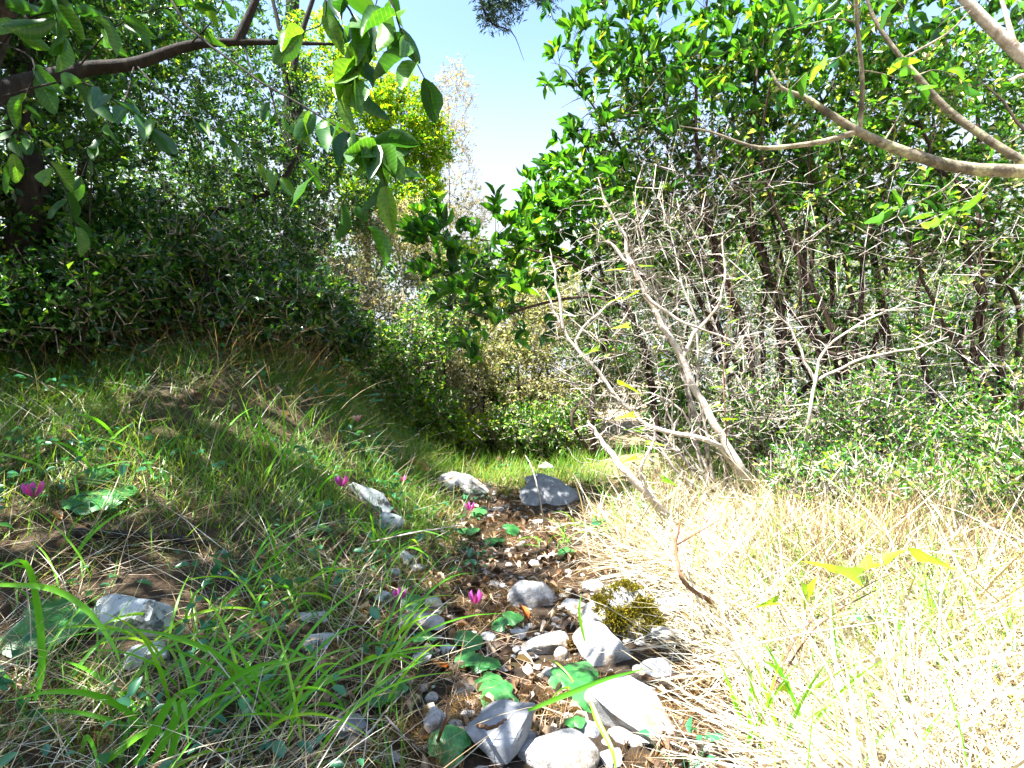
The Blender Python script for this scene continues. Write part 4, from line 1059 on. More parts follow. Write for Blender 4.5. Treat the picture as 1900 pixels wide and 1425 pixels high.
def litter_layer():
    rng = np.random.RandomState(302)
    dens = lambda x, y: .12 + .8 * sstep(.75 - np.abs(U(x, y)), 0, .4)
    p = clumpy(rng, 4000, (-2.6, 2.6), (.65, 5.0), dens, 1.8)
    n = len(p); p[:, 2] += rng.uniform(.002, .016, n)
    Y = np.stack([rng.normal(0, 1, n), rng.normal(0, 1, n), rng.normal(0, .25, n)], -1)
    L = rng.uniform(.014, .05, n)
    V0, f0 = LEAF_MID; V0 = V0.copy(); V0[:, 2] *= 2.4
    V, fs, k = scatter((V0, f0), p, frames(Y, rng=rng, rough=.45), L * rng.uniform(.1, .28, n), L)
    stuffobj('leaf_litter', V, fs, 'litter', np.repeat(rng.uniform(0, 1, n), k), 'brown fallen leaves and shreds littering the path', 'leaf litter')
    # broken needles and stalks
    p = clumpy(rng, 6000, (-1.2, 2.2), (.65, 4.5), dens, 1.8)
    n = len(p); L = rng.uniform(.03, .14, n)
    V, fs, k = blades(p, rng.uniform(0, 6.28, n), L, rng.uniform(.0012, .0032, n), rng.uniform(1.35, 1.65, n), rng.normal(0, .3, n), 3, True, rng, lift=.008)
    stuffobj('stalk_litter', V, fs, 'litter', np.repeat(np.clip(rng.normal(.65, .25, n), 0, 1), k), 'broken stalks and needles lying on the path', 'leaf litter')
litter_layer()

def left_grass():
    rng = np.random.RandomState(303)
    edge = lambda x, y: -U(x, y) - (.24 + .16 * (fbm(x, y, 3.1, 4) - .5))
    dens = lambda x, y: sstep(edge(x, y), -.05, .3) * sstep(7.6 - y + .45 * x, 0, 1.2) * (.25 + .75 * sstep(fbm(x, y, 2.7, 5), .25, .6)) * (1 - .92 * sstep(fbm(x, y, 2.3, 8), .36, .55) * (1 - sstep(y, 1.5, 2.2)))
    p = clumpy(rng, 56000, (-5.2, .2), (.62, 7.5), dens, 1.5)
    n = len(p); far = sstep(p[:, 1], 2.5, 6)
    L = rng.uniform(.05, .17, n) * (.85 + .5 * far) * np.where(rng.uniform(size=n) > .85, 1.8, 1)
    V, fs, k = blades(p, rng.uniform(0, 6.28, n), L, rng.uniform(.0016, .0042, n) * (1 + .6 * far), rng.uniform(.05, .8, n), rng.uniform(.2, 1.5, n), 3, True, rng)
    t = np.clip(.25 + .5 * fbm(p[:, 0], p[:, 1], 2.1, 6) * rng.uniform(.4, 1.2, n) + rng.normal(0, .16, n), 0, 1)
    stuffobj('grass', V, fs, 'grass', np.repeat(t, k), 'fine green grass covering the shaded left bank', 'grass')
    # pale dry stalks lying through it
    p = clumpy(rng, 9000, (-5.2, -.1), (.62, 6.0), lambda x, y: sstep(edge(x, y), -.1, .25) * (.3 + .7 * sstep(fbm(x, y, 2.2, 9), .35, .65)), 1.7)
    n = len(p); L = rng.uniform(.10, .36, n)
    az = rng.normal(.5, .9, n) + np.where(rng.uniform(size=n) > .5, 0, math.pi)
    V, fs, k = blades(p + np.array([[0, 0, .02]]), az, L, rng.uniform(.0012, .0030, n), rng.uniform(.7, 1.5, n), rng.uniform(-.1, .7, n), 5, True, rng, lift=.02)
    stuffobj('dry_grass', V, fs, 'straw', np.repeat(np.clip(rng.normal(.36, .26, n), 0, 1), k), 'pale dead grass stalks tangled through the left bank', 'grass')
    # sunlit grass at the end of the path
    dens2 = lambda x, y: sstep(.9 - np.abs(U(x, y)), 0, .3) * sstep(y, 3.3, 4.0)
    p = clumpy(rng, 9000, (-1.6, 1.2), (3.2, 8.5), dens2, 1.2)
    n = len(p); L = rng.uniform(.08, .26, n)
    V, fs, k = blades(p, rng.uniform(0, 6.28, n), L, rng.uniform(.0025, .005, n), rng.uniform(.05, .8, n), rng.uniform(.2, 1.4, n), 3, True, rng)
    stuffobj('grass', V, fs, 'grass', np.repeat(rng.uniform(.1, 1, n), k), 'bright sunlit grass where the path disappears', 'grass')
left_grass()

def forbs():
    rng = np.random.RandomState(306)
    c = clumpy(rng, 330, (-4.5, 1.6), (.8, 6.0), lambda x, y: .15 + .85 * sstep(-U(x, y), .1, .5), 1.5)
    k0 = np.repeat(np.arange(len(c)), 7); n = len(k0)
    p = c[k0] + np.column_stack([rng.normal(0, .035, (n, 2)), rng.uniform(.02, .12, n)])
    Y = np.column_stack([p[:, :2] - c[k0, :2] + rng.normal(0, .02, (n, 2)), rng.normal(.01, .02, n)])
    L = rng.uniform(.014, .034, n) * (1 + .15 * p[:, 1])
    V, fs, k = scatter(LEAF_MID, p, frames(Y, rng=rng, rough=.35), L * .3, L)
    V2, f2, k2 = blades(c[k0], np.arctan2(Y[:, 1], Y[:, 0]), np.linalg.norm(p - c[k0], axis=1), np.full(n, .0022), np.arctan2(np.linalg.norm(p[:, :2] - c[k0, :2], axis=1), p[:, 2] - c[k0, 2]), np.zeros(n), 2, False, rng)
    f2 = [f + len(V) for f in f2]
    t = rng.uniform(0, 1, len(c))[k0]
    stuffobj('weeds', np.concatenate([V, V2]), fs + f2, 'vinec', np.concatenate([np.repeat(t, k), np.repeat(t, k2)]), 'small leafy weeds scattered through the bank grass', 'weeds')
forbs()

def tangle():
    rng = np.random.RandomState(305)
    c = np.array([[-1.75, 3.35], [-2.1, 3.1], [-1.4, 3.6], [-1.55, 3.0], [-2.5, 2.9]])
    n = 1700
    k0 = rng.choice(5, n, p=[.3, .2, .25, .15, .1])
    xy = c[k0] + rng.normal(0, .2, (n, 2))
    h = .26 * np.exp(-((xy - c[k0]) ** 2).sum(1) / .05) * rng.uniform(.1, 1, n)
    p = np.column_stack([xy, ground(xy[:, 0], xy[:, 1]) + h])
    az = np.arctan2(xy[:, 1] - c[k0, 1], xy[:, 0] - c[k0, 0]) + rng.normal(0, .8, n)
    V, fs, k = blades(p, az, rng.uniform(.15, .5, n), rng.uniform(.0022, .0036, n), rng.uniform(.3, 1.2, n), rng.uniform(.3, 1.5, n), 5, True, rng, lift=.02)
    stuffobj('dry_grass', V, fs, 'rusty', np.repeat(np.clip(rng.normal(.6, .3, n), 0, 1), k), 'brown tangle of dead grass heaped at the top of the left bank', 'grass')
tangle()

def right_grass():
    rng = np.random.RandomState(304)
    e = lambda x, y: U(x, y) - (.46 + .2 * (fbm(x, y, 3.3, 11) - .5) - .02 * y)
    # matted straw: tussocks that fall outwards
    nt = 560
    c = clumpy(rng, nt, (.3, 4.6), (.7, 3.6), lambda x, y: sstep(e(x, y), 0, .25) * (1 - .9 * sstep(y, 2.3, 2.9)) * (.3 + .7 * sstep(fbm(x, y, 4.5, 15), .38, .55)), 1.4)
    per = 85
    k0 = np.repeat(np.arange(nt), per); n = len(k0)
    off = rng.normal(0, 1, (n, 2)) * (.05 + .02 * c[k0, 1:2])
    xy = c[k0, :2] + off
    p = np.column_stack([xy, ground(xy[:, 0], xy[:, 1])])
    az = np.arctan2(off[:, 1], off[:, 0]) + rng.normal(0, .9, n)
    L = rng.uniform(.07, .30, n)
    lean = np.clip(rng.normal(1.22, .4, n), .1, 1.6)
    V, fs, k = blades(p, az, L * np.where(rng.uniform(size=n) > .9, 1.5, 1), rng.uniform(.0016, .0036, n) * np.where(rng.uniform(size=n) > .88, 1.9, 1) * (1 + .15 * p[:, 1]), lean, rng.uniform(0, 1.1, n), 3, True, rng, lift=.012)
    tus = rng.uniform(-.4, .25, nt)[k0]
    t = np.clip(.62 + tus + rng.normal(0, .2, n), 0, 1)
    stuffobj('dry_grass', V, fs, 'straw', np.repeat(t, k), 'matted pale straw bleached by the sun on the right verge', 'grass')
    # broad dead blades fallen on top
    p = clumpy(rng, 2600, (.35, 3.6), (.7, 3.0), lambda x, y: sstep(e(x, y), -.1, .2), 1.4)
    n = len(p); p[:, 2] += rng.uniform(0, .06, n)
    V, fs, k = blades(p, rng.uniform(0, 6.28, n), rng.uniform(.12, .38, n), rng.uniform(.004, .009, n), rng.uniform(.5, 1.5, n), rng.uniform(-.3, 1.2, n), 5, True, rng, flat=.9, lift=.03)
    stuffobj('dead_blades', V, fs, 'straw', np.repeat(rng.uniform(.15, .95, n), k), 'broad dead grass blades fallen across the straw on the right verge', 'grass')
    # rusty fine grass behind
    p = clumpy(rng, 7500, (.5, 3.8), (1.7, 3.6), lambda x, y: sstep(e(x, y), .2, .5) * sstep(fbm(x, y, 2.3, 12), .4, .6), 1.2)
    n = len(p)
    V, fs, k = blades(p, rng.uniform(0, 6.28, n), rng.uniform(.12, .4, n), rng.uniform(.002, .0035, n), rng.uniform(.1, 1.2, n), rng.uniform(0, 1.2, n), 4, True, rng)
    stuffobj('rusty_grass', V, fs, 'rusty', np.repeat(rng.uniform(0, 1, n), k), 'rust-coloured dead grass below the bleached branches', 'grass')
    # green blades rising through it
    p = clumpy(rng, 3200, (.35, 4.4), (.75, 4.6), lambda x, y: sstep(e(x, y), -.1, .3) * (.15 + .85 * sstep(fbm(x, y, 2.6, 14), .45, .7)), 1.5)
    n = len(p)
    V, fs, k = blades(p, rng.uniform(0, 6.28, n), rng.uniform(.10, .32, n), rng.uniform(.002, .004, n), rng.uniform(.02, .7, n), rng.uniform(.1, 1.1, n), 5, True, rng)
    stuffobj('grass', V, fs, 'blade', np.repeat(rng.uniform(.2, 1, n), k), 'thin green blades rising through the straw on the right verge', 'grass')
right_grass()

# ------------------------------------------------------------------ broad grass clumps in the foreground
def one_blade(root, base, pts, w, mat, t, name='blade'):
    p = resample(pts, 12); T = norm(np.gradient(p, axis=0))
    side = norm(np.cross(T, np.array([0.05, -1.0, .35])))
    s = np.linspace(0, 1, 12)
    prof = (w * .5 * np.clip(1 - s ** 3, .03, 1) * (.5 + .5 * np.minimum(1, s * 4)))[:, None]
    fold = np.cross(side, T) * prof * .35
    V = np.stack([p - side * prof + fold, p, p + side * prof + fold], 1).reshape(-1, 3) - base
    r = (np.arange(11) * 3)[:, None]
    q = np.concatenate([r + np.array([[0, 1, 4, 3]]), r + np.array([[1, 2, 5, 4]])])
    return link(name, mesh('blade', V, [q], M[mat], np.full(len(V), t)), root)

def clump(label, px, py, n, seed, L=(.25, .45), w=(.006, .011), spread=.05, lean=(.1, .9), bend=(.6, 1.7), arcs=(), t=(.2, .9), az=None):
    rng = np.random.RandomState(seed)
    b = ray_ground(px, py)
    root = thing('grass_clump', b, label, 'grass', 'broad grass clumps')
    for i in range(n):
        a = rng.uniform(0, 6.28) if az is None else rng.normal(az, .6)
        o = b + np.array([*rng.normal(0, spread, 2), 0]); o[2] = float(ground(o[0], o[1])) - .005
        ln = rng.uniform(*L); l0 = rng.uniform(*lean); bd = rng.uniform(*bend)
        pts = [o]
        for s in range(5):
            th = l0 + bd * (s + .5) / 5
            pts.append(pts[-1] + np.array([math.sin(th) * math.cos(a), math.sin(th) * math.sin(a), math.cos(th)]) * ln / 5)
        one_blade(root, b, pts, rng.uniform(*w), 'blade', rng.uniform(*t))
    for pts, ww in arcs:
        one_blade(root, b, pts, ww, 'blade', rng.uniform(*t))
    return root

def arc(*a):
    return [P(x, y, d) for x, y, d in a]
clump('broad bright green grass clump beside the sunlit straw patch at the lower left', 300, 1360, 22, 401, (.2, .38), (.008, .014), .07,
      arcs=[(arc((280, 1420, .98), (325, 1340, .97), (340, 1300, .96), (350, 1380, .93)), .016), (arc((250, 1420, 1.0), (290, 1350, .98), (320, 1300, .97), (330, 1330, .95)), .017),
            (arc((190, 1420, 1.0), (250, 1370, 1.0), (300, 1345, 1.0)), .013)])
clump('sun-struck yellow-green grass tuft drooping over the pale straw patch', 345, 1190, 16, 402, (.14, .3), (.005, .009), .04, (.3, 1.2), (.8, 1.9), t=(.6, 1.))  # yellower tints put the patch of sun into the blades
clump('long lone grass arch curving down at the left edge', 62, 1310, 3, 403, (.15, .3), (.006, .01), .02,
      arcs=[(arc((65, 1300, 1.12), (80, 1240, 1.12), (75, 1150, 1.12), (58, 1060, 1.1), (35, 1040, 1.08), (-10, 1062, 1.05)), .016), (arc((-20, 1085, 1.1), (90, 1090, 1.1), (160, 1130, 1.1), (210, 1195, 1.08), (225, 1240, 1.06)), .012)])
clump('bright green grass clump left of the small sunken stone', 455, 1225, 16, 417, (.15, .34), (.004, .008), .07, t=(.5, 1))  # raised tints stand in for sunlight on this clump
clump('bright green grass clump below the pale blue-grey stone', 520, 1330, 14, 418, (.15, .36), (.004, .008), .07, t=(.5, 1))  # sunlight put into this clump by higher tints too
clump('tall thin grass clump at the left rim of the path', 600, 1330, 20, 404, (.2, .5), (.004, .008), .08)
clump('arched grass clump left of the flat smooth stone', 690, 1220, 12, 405, (.16, .34), (.004, .008), .05, az=.2)
clump('green grass clump growing beside the greenish pale rock', 655, 1010, 18, 406, (.15, .38), (.005, .009), .08)
clump('grass clump growing up the left bank under the cyclamen with two flowers', 560, 1120, 20, 407, (.15, .34), (.004, .008), .09)
clump('small grass clump right of the dark moss under the low dead branch', 1045, 1010, 12, 408, (.10, .2), (.004, .007), .04)
clump('grass clump at the right rim of the dark moss', 1110, 985, 14, 409, (.12, .25), (.004, .007), .06)
clump('grass clump at the foot of the crooked dark stems', 1580, 925, 22, 410, (.3, .7), (.006, .01), .12, (.05, .9), (.1, .9))
clump('grass clump beneath the right edge thicket', 1720, 960, 18, 411, (.3, .6), (.006, .009), .12, (.05, .9), (.1, .9))
clump('grass clump rising through the straw at the bottom right', 1440, 1400, 12, 412, (.15, .32), (.005, .009), .05, (.05, .5), (.1, .6), t=(.5, 1))
clump('long grass across the flat slab and the three-leaved cyclamen', 1080, 1290, 2, 413, (.1, .2), (.004, .006), .02,
      arcs=[(arc((980, 1318, .98), (1060, 1285, .97), (1130, 1258, .98), (1200, 1240, 1.0)), .009), (arc((1095, 1300, .97), (1110, 1340, .94), (1135, 1390, .9), (1145, 1440, .88)), .010),
            (arc((1085, 1190, 1.1), (1075, 1140, 1.1), (1078, 1100, 1.1)), .006)])
clump('leaning green grass tuft on the middle of the left bank', 480, 850, 16, 414, (.2, .4), (.006, .011), .08, (.1, .6), (.1, .8))
clump('fresh grass tuft near the pink flower on the left bank', 190, 860, 14, 415, (.15, .35), (.007, .012), .1)
clump('shaded grass tuft in front of the lichen-blotched rock', 130, 1090, 10, 416, (.15, .3), (.005, .01), .08)

# ------------------------------------------------------------------ cyclamens
def heart(seed, n=26):
    rng = np.random.RandomState(seed)
    a = np.linspace(0, 2 * math.pi, n, endpoint=False)
    r = 1 - .42 * np.exp(-((np.abs(((a + math.pi) % (2 * math.pi)) - math.pi)) / .34) ** 2)   # notch at angle 0
    r = r * (1 + .10 * np.exp(-((a - math.pi) / .45) ** 2)) * (1 + rng.normal(0, .018, n))
    x, y = np.sin(a) * r * .5, .5 - np.cos(a) * r * .5
    V = [(0, .30, 0)]
    for f in (.5, 1.0):
        for i in range(n):
            px, py = x[i] * f, .30 + (y[i] - .30) * f
            z = .10 * f * f * math.sin(2 * a[i] + seed) * .5 - .10 * f * f + .03 * math.sin(a[i] * 7) * f
            V.append((px, py, z))
    Ft = [(0, 1 + i, 1 + (i + 1) % n) for i in range(n)]
    Fq = [(1 + i, 1 + n + i, 1 + n + (i + 1) % n, 1 + (i + 1) % n) for i in range(n)]
    V = np.array(V); t = np.concatenate([[.9], np.full(n, .25 + .5 * rng.uniform()), np.full(n, .25 + .5 * rng.uniform())])
    return mesh('leaf', V, [np.array(Ft)[:, ::-1], np.array(Fq)[:, ::-1]], M['cycl'], t)
HEARTS = [heart(i) for i in range(6)]

def petal_mesh(mat):
    V, fs = leaf_template([.15, .45, .8], [.3, .7, .6], fold=.3, droop=-.15)
    V = V.copy(); V[:, 0] *= .24; V[:, 0] += .12 * np.sin(V[:, 1] * 2.5)
    return mesh('petal', V, fs, M[mat], np.linspace(0, 1, len(V)))
PET = {'petal': petal_mesh('petal'), 'petalp': petal_mesh('petalp')}

def flower_parts(root, base, foot, top, size, mat='petal', seed=0):
    """A cyclamen flower: hooked dark stalk, petals swept back upwards."""
    foot, top = np.array(foot), np.array(top)
    rng = np.random.RandomState(seed)
    side = np.array([rng.choice([-1, 1]) * .35, -.2, 0]) * size
    pts = [foot, (foot + top) / 2 + rng.normal(0, .006, 3), top + np.array([0, 0, size * .12]), top + side * .5 + np.array([0, 0, size * .05])]
    V, q = tubes(resample(pts, 12)[None] - base, np.linspace(.0014, .0011, 12)[None], 5)
    st = link('flower_stalk', mesh('flower_stalk', V, [q], M['brown']), root)
    o_ = top + side * .5
    for i in range(5):
        a = i * 2 * math.pi / 5 + seed
        Y = norm(np.array([math.cos(a) * .24, math.sin(a) * .24, 1.0]))
        X = norm(np.cross(Y, np.array([math.cos(a), math.sin(a), .2]))); Z = np.cross(X, Y)
        o = link('petal', PET[mat], st)
        m = Matrix(np.stack([X, Y, Z], -1).tolist()).to_4x4() @ Matrix.Diagonal((size, size, size, 1))
        m.translation = Vector((o_ - base + np.array([math.cos(a), math.sin(a), 0]) * size * .08).tolist())
        o.matrix_basis = m

def cyclamen(label, leaves=(), flowers=(), seed=0):
    """leaves: (px, py, width px[, turn]); flowers: (px, py of the blossom, height over ground m, size m)."""
    rng = np.random.RandomState(seed + 700)
    if leaves:
        b = ray_ground(leaves[0][0], leaves[0][1] + 10)
    else:
        px, py, h, s = flowers[0][:4]
        d0 = ray_ground(px, py + 30)[1]
        for _ in range(6):
            x = d0 * (px - 950) / F; zz = float(ground(x, d0)) + h
            d0 = max(.6, d0 * .5 + .5 * (F * (H - zz) / max(py - 712.5, 12)))
        b = np.array([d0 * (px - 950) / F, d0, float(ground(d0 * (px - 950) / F, d0))])
    root = thing('cyclamen', b, label, 'flower' if flowers else 'plant', 'wild cyclamens')
    for l in leaves:
        px, py, w = l[:3]
        g = ray_ground(px, py + 8); d = g[1] - .02
        p = P(px, py, d); p[2] = max(p[2], float(ground(p[0], p[1])) + .012)
        wd = w * d / F * 1.2
        p[2] += .012
        turn = l[3] if len(l) > 3 else rng.uniform(-2.8, 2.8)
        Y = np.array([math.sin(turn), math.cos(turn), rng.uniform(-.1, .1)])
        Fm = frames(Y[None], np.array([[rng.normal(0, .12), -.38, 1.0]]), rng, .08)[0]
        o = link('leaf', HEARTS[rng.randint(6)], root)
        m = Matrix(Fm.tolist()).to_4x4() @ Matrix.Diagonal((wd, wd, wd, 1))
        c = Fm @ np.array([0, .5, 0]) * wd
        m.translation = Vector((p - c - b).tolist()); o.matrix_basis = m
        nn = p - c + Fm @ np.array([0, .30, 0]) * wd
        foot = np.array([b[0] * .4 + nn[0] * .6, nn[1] + .01, 0]); foot[2] = float(ground(foot[0], foot[1])) - .004
        V, q = tubes(resample([foot, (foot + nn) / 2 + np.array([0, .006, 0]), nn - np.array([0, 0, .001])], 7)[None] - b, np.full((1, 7), .0012), 5)
        link('petiole', mesh('petiole', V, [q], M['brown']), root)
    for f in flowers:
        px, py, h, s = f[:4]; mat = f[4] if len(f) > 4 else 'petal'
        d = b[1] if not leaves else None
        if d is None:
            d = ray_ground(px, py + 60)[1]
            for _ in range(8):
                x = d * (px - 950) / F; zz = float(ground(x, d)) + h
                d = .5 * d + .5 * max(.6, F * (H - zz) / max(py - 712.5, 12))
        top = P(px, py, d)
        foot = np.array([top[0] + rng.normal(0, .012), top[1] + .01, 0]); foot[2] = float(ground(foot[0], foot[1])) - .004
        flower_parts(root, b, foot, top - np.array([0, 0, s * .45]), s, mat, int(px))

cyclamen('three-leaved cyclamen with big sunlit leaves beside the flat slab', [(1072, 1248, 66, .3), (1048, 1262, 58, 1.8), (1098, 1290, 62, -1.8)], seed=1)
cyclamen('cyclamen with one pale-marked leaf and one dark leaf above the dark angular rock', [(930, 1298, 60), (905, 1270, 52)], seed=2)
cyclamen('dark toothed cyclamen leaf at the lower left of the path', [(707, 1286, 62), (742, 1280, 30)], seed=3)
cyclamen('round bright cyclamen leaf left of the dark angular rock', [(835, 1392, 68)], seed=4)
cyclamen('cluster of dark heart-shaped cyclamen leaves in the middle of the path', [(870, 1192, 46), (872, 1225, 48), (910, 1237, 34), (890, 1238, 36)], seed=5)
cyclamen('dark cyclamen leaf in front of the flat smooth stone', [(790, 1186, 40)], seed=6)
cyclamen('magenta cyclamen nodding over a small leaf by the lumpy pale stone', [(766, 1122, 34)], [(738, 1103, .075, .036)], seed=7)
cyclamen('magenta cyclamen on a tall dark stalk in the middle of the rusty moss', [], [(878, 1108, .10, .040)], seed=8)
cyclamen('pair of lit cyclamen leaves above the rounded mossy stone', [(950, 1150, 34), (927, 1164, 28)], seed=9)
cyclamen('magenta cyclamen with a small leaf on the dark moss', [(886, 952, 26)], [(875, 940, .05, .05)], seed=10)
cyclamen('bluish arrow-shaped cyclamen leaf on the dark moss', [(868, 985, 36)], seed=11)
cyclamen('cyclamen leaf held up on a red stalk right of the dark moss', [(948, 984, 28), (1050, 1025, 28)], seed=12)
cyclamen('upright pointed green leaf in the middle of the dark moss', [(922, 1003, 26), (908, 1008, 20)], seed=13)
cyclamen('small dark cyclamen leaf right of the rounded white stone', [(1066, 1346, 34)], seed=14)
cyclamen('single bluish leaf on the left bank near the greenish rock', [(585, 985, 50)], seed=15)
cyclamen('small bluish leaf among grass above the single bluish leaf', [(594, 940, 34)], seed=16)
cyclamen('large pale green leaf lying on the grassy left bank', [(182, 920, 96, 1.4), (182, 886, 44, 1.0)], seed=17)
cyclamen('large dark leaf in shade at the left edge behind the grass arch', [(82, 1158, 120, 1.5)], seed=18)
cyclamen('purple flower in shade at the left edge of the bank', [], [(70, 908, .12, .05)], seed=19)
cyclamen('pale pink flower on the left bank below the dark undergrowth', [], [(236, 735, .10, .05, 'petalp')], seed=20)
cyclamen('pink flower on the bank above the fallen orange leaf', [], [(660, 776, .11, .045, 'petalp')], seed=21)
cyclamen('bright magenta flower leaning over the greenish pale rock', [], [(638, 893, .12, .05)], seed=22)
cyclamen('small pink flower right of the greenish pale rock', [], [(750, 888, .10, .035)], seed=23)
cyclamen('tiny pink flower behind the large pale mossy rock', [], [(925, 851, .10, .04, 'petalp')], seed=24)
cyclamen('tiny violet flower in the bright grass at the end of the path', [], [(884, 834, .10, .035)], seed=25)
cyclamen('little magenta flower in the straw by the low dead branch', [], [(1196, 922, .08, .035)], seed=26)
cyclamen('tiny magenta flower among the straw right of the low dead branch', [], [(1313, 962, .08, .03)], seed=27)

# ------------------------------------------------------------------ vines, sticks and single fallen leaves
def arrow_leaf(mat):
    pts = [(0, 0), (-.18, -.10), (-.38, -.16), (-.34, .05), (-.20, .30), (-.12, .62), (0, 1), (.12, .62), (.20, .30), (.34, .05), (.38, -.16), (.18, -.10)]
    V = [(0, .25, 0)] + [(x, y, .25 * abs(x) - .12 * y * y) for x, y in pts]
    n = len(pts)
    return [mesh('leaf', np.array(V) * np.array([s, 1, c]), [np.array([(0, 1 + (i + 1) % n, 1 + i) for i in range(n)])], M[mat], np.full(n + 1, t)) for s, c, t in ((.75, 1, .2), (.5, 2.2, .6), (.85, .6, .95))]
ARW = {'smil': arrow_leaf('smil'), 'vinec': arrow_leaf('vinec')}

def vine(label, stems, leaves, mat, seed, bark='brown', group='climbing vines'):
    """stems: control points + radius; leaves: (px, py, distance, length px, direction in the picture in degrees)."""
    rng = np.random.RandomState(seed)
    base = np.array(stems[0][0][0])
    root = thing('climbing_vine', base, label, 'vine', group)
    SP = []
    for ctl, r in stems:
        p = resample(ctl, 22); SP.append(p)
        V, q = tubes(p[None] - base, np.linspace(r, r * .5, 22)[None], 5)
        link('stem', mesh('stem', V, [q], M[bark]), root)
    SP = np.concatenate(SP)
    for px, py, d, lp, ang in leaves:
        a = math.radians(ang); L = lp * d / F * (.6 if d > 2 else .85)
        Y = norm(np.array([math.cos(a), rng.uniform(-.5, .3), math.sin(a)]))
        Fm = frames(Y[None], np.array([[rng.normal(0, .5), -.5, 1.0]]), rng, .3)[0]
        o = link('leaf', ARW[mat][rng.randint(3)], root)
        m = Matrix(Fm.tolist()).to_4x4() @ Matrix.Diagonal((L, L, L, 1))
        p = P(px, py, d); m.translation = Vector((p - base).tolist()); o.matrix_basis = m
        s = SP[np.argmin(np.linalg.norm(SP - p, axis=1))]
        if np.linalg.norm(s - p) > .004:
            V, q = tubes(resample([s, (s + p) / 2 + rng.normal(0, .004, 3), p], 6)[None] - base, np.full((1, 6), .0009), 4)
            link('petiole', mesh('petiole', V, [q], M[bark]), root)

d_ = 1.35
vine('yellow-green vine with long arrow-shaped leaves sprawling over the straw', [([g3(1390, 1400)] + [P(1430, 1290, 1.15), P(1480, 1180, 1.25), P(1540, 1130, 1.35), P(1620, 1080, 1.45), P(1690, 1050, 1.5)], .0022)],
     [(1620, 1045, 1.42, 70, 200), (1640, 1040, 1.42, 60, 30), (1700, 1040, 1.45, 100, -3), (1590, 1070, 1.4, 75, 160), (1500, 1090, 1.3, 60, 260), (1500, 1095, 1.3, 36, 60), (1440, 1118, 1.25, 60, 175), (1450, 1255, 1.15, 70, 130), (1455, 1270, 1.15, 48, -50), (1540, 1060, 1.4, 60, 150)], 'smil', 801)
vine('slender upright vine with small yellow leaves climbing past the dead branches', [([g3(1345, 890)] + [P(1348, 800, 2.6), P(1342, 700, 2.6), P(1350, 600, 2.6), P(1362, 500, 2.6), P(1385, 440, 2.6)], .003)],
     [(1345 + dx, y, 2.6, l, a) for dx, y, l, a in [(0, 780, 40, 20), (-5, 720, 40, 170), (4, 690, 36, 40), (5, 640, 36, 160), (8, 600, 36, 30), (10, 570, 30, 180), (20, 520, 36, 30), (30, 470, 40, 60), (-10, 750, 36, 200)]], 'smil', 802)
vine('yellow-leaved vine hanging along the thick bleached branch', [([P(1160, 440, 2.6)] + [P(1180, 500, 2.6), P(1165, 580, 2.58), P(1140, 650, 2.58), P(1160, 720, 2.55), P(1180, 800, 2.55)], .0022)],
     [(1150, 500, 2.6, 60, 185), (1190, 495, 2.6, 45, 10), (1180, 545, 2.6, 60, 200), (1150, 555, 2.6, 45, 190), (1165, 605, 2.58, 55, 185), (1110, 650, 2.58, 60, 190), (1150, 715, 2.55, 75, -10), (1175, 770, 2.55, 60, 190), (1190, 800, 2.55, 55, 170), (1205, 825, 2.5, 50, 10), (1180, 850, 2.45, 50, 190), (1230, 890, 2.4, 60, -20)], 'smil', 803)
vine('blue-green glossy vine climbing the twigs at the top of the left bank', [([gz(-1.15, 3.6)] + [P(640, 690, 3.5), P(600, 600, 3.5), P(545, 520, 3.5), P(520, 470, 3.5)], .003), (Ps((640, 690, 3.5), (650, 720, 3.4), (690, 750, 3.4)), .002)],
     [(520 + 14 * i + dx, 480 + 24 * i + dy, 3.5, 34, a) for i, (dx, dy, a) in enumerate([(0, 0, 160), (20, 10, 20), (-20, 20, 200), (26, 0, 10), (-10, 14, 190), (30, -8, -10), (10, 10, 170), (20, 20, 0), (-6, 10, 200), (24, 0, 10)])] + [(640, 715, 3.4, 40, 180), (690, 745, 3.4, 44, 10), (700, 735, 3.4, 36, 170), (490, 560, 3.5, 38, 180), (455, 620, 3.5, 50, 190)], 'vinec', 804)

def stick(name, label, pts, r, mat, forks=(), cat='stick'):
    base = np.array(pts[0])
    root = thing(name, base, label, cat)
    p = resample(pts, 16); p[1:-1] += RNG.normal(0, r[0] * .25, (14, 3))
    V, q = tubes(p[None] - base, np.linspace(r[0], r[1], 16)[None], 8)
    link('shaft', mesh('shaft', V, [q], M[mat]), root)
    for f, rr in forks:
        V, q = tubes(resample(f, 10)[None] - base, np.linspace(rr, rr * .4, 10)[None], 6)
        link('fork', mesh('fork', V, [q], M[mat]), root)

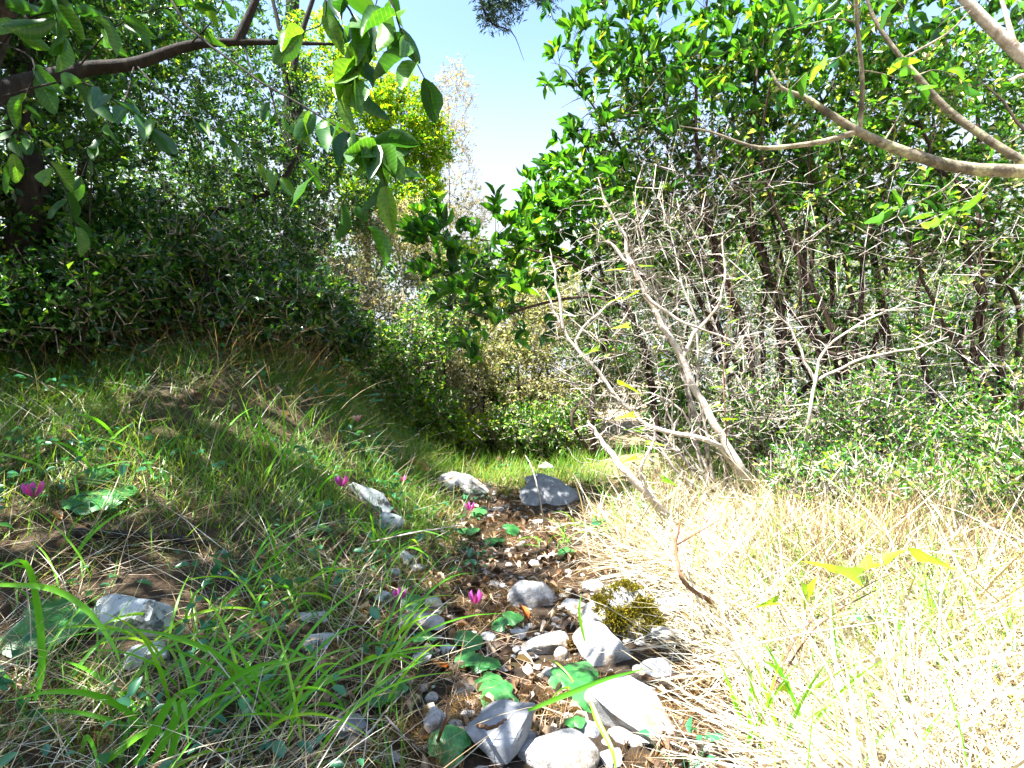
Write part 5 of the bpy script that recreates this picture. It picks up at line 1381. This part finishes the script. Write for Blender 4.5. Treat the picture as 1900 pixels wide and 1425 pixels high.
def onG(px, py, dz=.0):
    g = ray_ground(px, py); return g + np.array([0, 0, dz])
stick('stick', 'dark upright twig stuck in the straw beside the yellow mossy rock', [onG(1330, 1120, -.01), P(1270, 1080, 1.55), P(1255, 1030, 1.6), P(1262, 965, 1.65)], (.008, .003), 'brown',
      [(Ps((1257, 1010, 1.6), (1300, 985, 1.62), (1335, 965, 1.65)), .003)])
stick('stick', 'bark-brown branch piece lying in the straw at the right edge', [onG(1790, 1420, .01), P(1800, 1370, 1.12), P(1850, 1310, 1.2), P(1905, 1280, 1.27), P(1960, 1262, 1.3)], (.012, .010), 'brown',
      [(Ps((1815, 1345, 1.14), (1780, 1310, 1.15), (1750, 1300, 1.15)), .006)])
stick('bramble_stem', 'thin reddish bramble stem rising out of the straw', [onG(1395, 1400, -.005), P(1440, 1280, 1.25), P(1500, 1180, 1.3), P(1560, 1130, 1.4), P(1625, 1095, 1.45)], (.003, .0015), 'brown')
stick('stick', 'thin arching dry stalk over the blinding sunlit straw', [onG(1280, 1230, 0), P(1400, 1195, 1.15), P(1560, 1165, 1.2), P(1700, 1145, 1.25)], (.0025, .0015), 'dead')
stick('log', 'weathered log end in the rusty grass under the crooked stems', [onG(1500, 918, .02), onG(1535, 900, .06), onG(1568, 886, .07)], (.026, .02), 'brown', cat='log')
stick('log', 'grey fallen branch in shade on the left bank above the lichen-blotched rock', [onG(130, 1005, .02), onG(240, 1015, .035), onG(330, 1022, .03), onG(390, 1016, .01)], (.016, .006), 'bark', cat='log')
stick('stick', 'pale dry stalk slanting over the grass towards the greenish pale rock', [onG(670, 1010, .0), P(760, 990, 2.0), P(850, 975, 2.05)], (.004, .0015), 'dead')
stick('stick', 'red-brown curved root standing in the litter near the bottom of the path', [onG(808, 1378, -.005), P(825, 1340, .97), P(832, 1310, .98), P(828, 1290, 1.0)], (.0035, .002), 'brown')
stick('stick', 'reddish twig lying above the dark angular rock', [onG(880, 1362, .02), P(910, 1350, .96), P(940, 1335, .97)], (.0045, .002), 'brown')
stick('stick', 'forked dry stalk lying over grass at the lower left of the path', [onG(660, 1405, .015), onG(715, 1360, .04), onG(750, 1325, .05)], (.003, .001), 'dead', [([onG(715, 1362, .035), onG(755, 1390, .02), onG(790, 1425, .02)], .0022)])
stick('stick', 'bent white stem standing in front of the low dead branch', [onG(1010, 985, 0), P(1003, 930, 2.3), P(988, 870, 2.3), P(975, 845, 2.35)], (.0035, .0015), 'dead')
stick('stick', 'vertical bare stem hanging in the shade of the left thicket', [gz(-1.95, 2.55), P(158, 560, 2.5), P(168, 380, 2.5), P(172, 260, 2.5)], (.006, .003), 'bark')

def fallen(label, px, py, wpx, mat, seed, t, turn=0.):
    g = ray_ground(px, py + wpx * .2); L = wpx * g[1] / F
    V, fs = leaf_template([.12, .3, .5, .7, .88], [.12, .24, .28, .22, .1], fold=1.3, droop=-.35)
    V = V.copy(); rng = np.random.RandomState(seed)
    V[:, 2] += .10 * np.sin(V[:, 0] * 7 + seed) + rng.normal(0, .015, len(V)); V *= L
    o = link('fallen_leaf', mesh('fallen_leaf', V, fs, M[mat], np.full(len(V), t)), None, g + np.array([-L * .5 * math.sin(-turn), 0, .012]))
    o.rotation_euler = (math.radians(8), .25, turn + 1.2)
    tag(o, label, 'leaf', 'single fallen leaves')
M['orange'] = leaf_mat('orange_leaf', [(0, (.45, .12, .02)), (1, (.72, .42, .20))], .3, 1.1, .6, .3, 40, .4)
fallen('curled tan dead leaf behind the large pale mossy rock', 785, 872, 50, 'orange', 1, 1., .6)
fallen('curled orange leaf left of the dark heart-shaped leaves', 820, 1243, 34, 'orange', 2, .1, .9)
fallen('reddish dead leaf above the rounded mossy stone', 990, 1150, 36, 'orange', 3, .0, -.6)
fallen('brown dead leaf on the straw at the bottom right', 1630, 1392, 30, 'litter', 4, .35, 1.0)
fallen('pinkish dead leaf in the grass of the shaded left bank', 112, 965, 26, 'orange', 5, .9, .3)
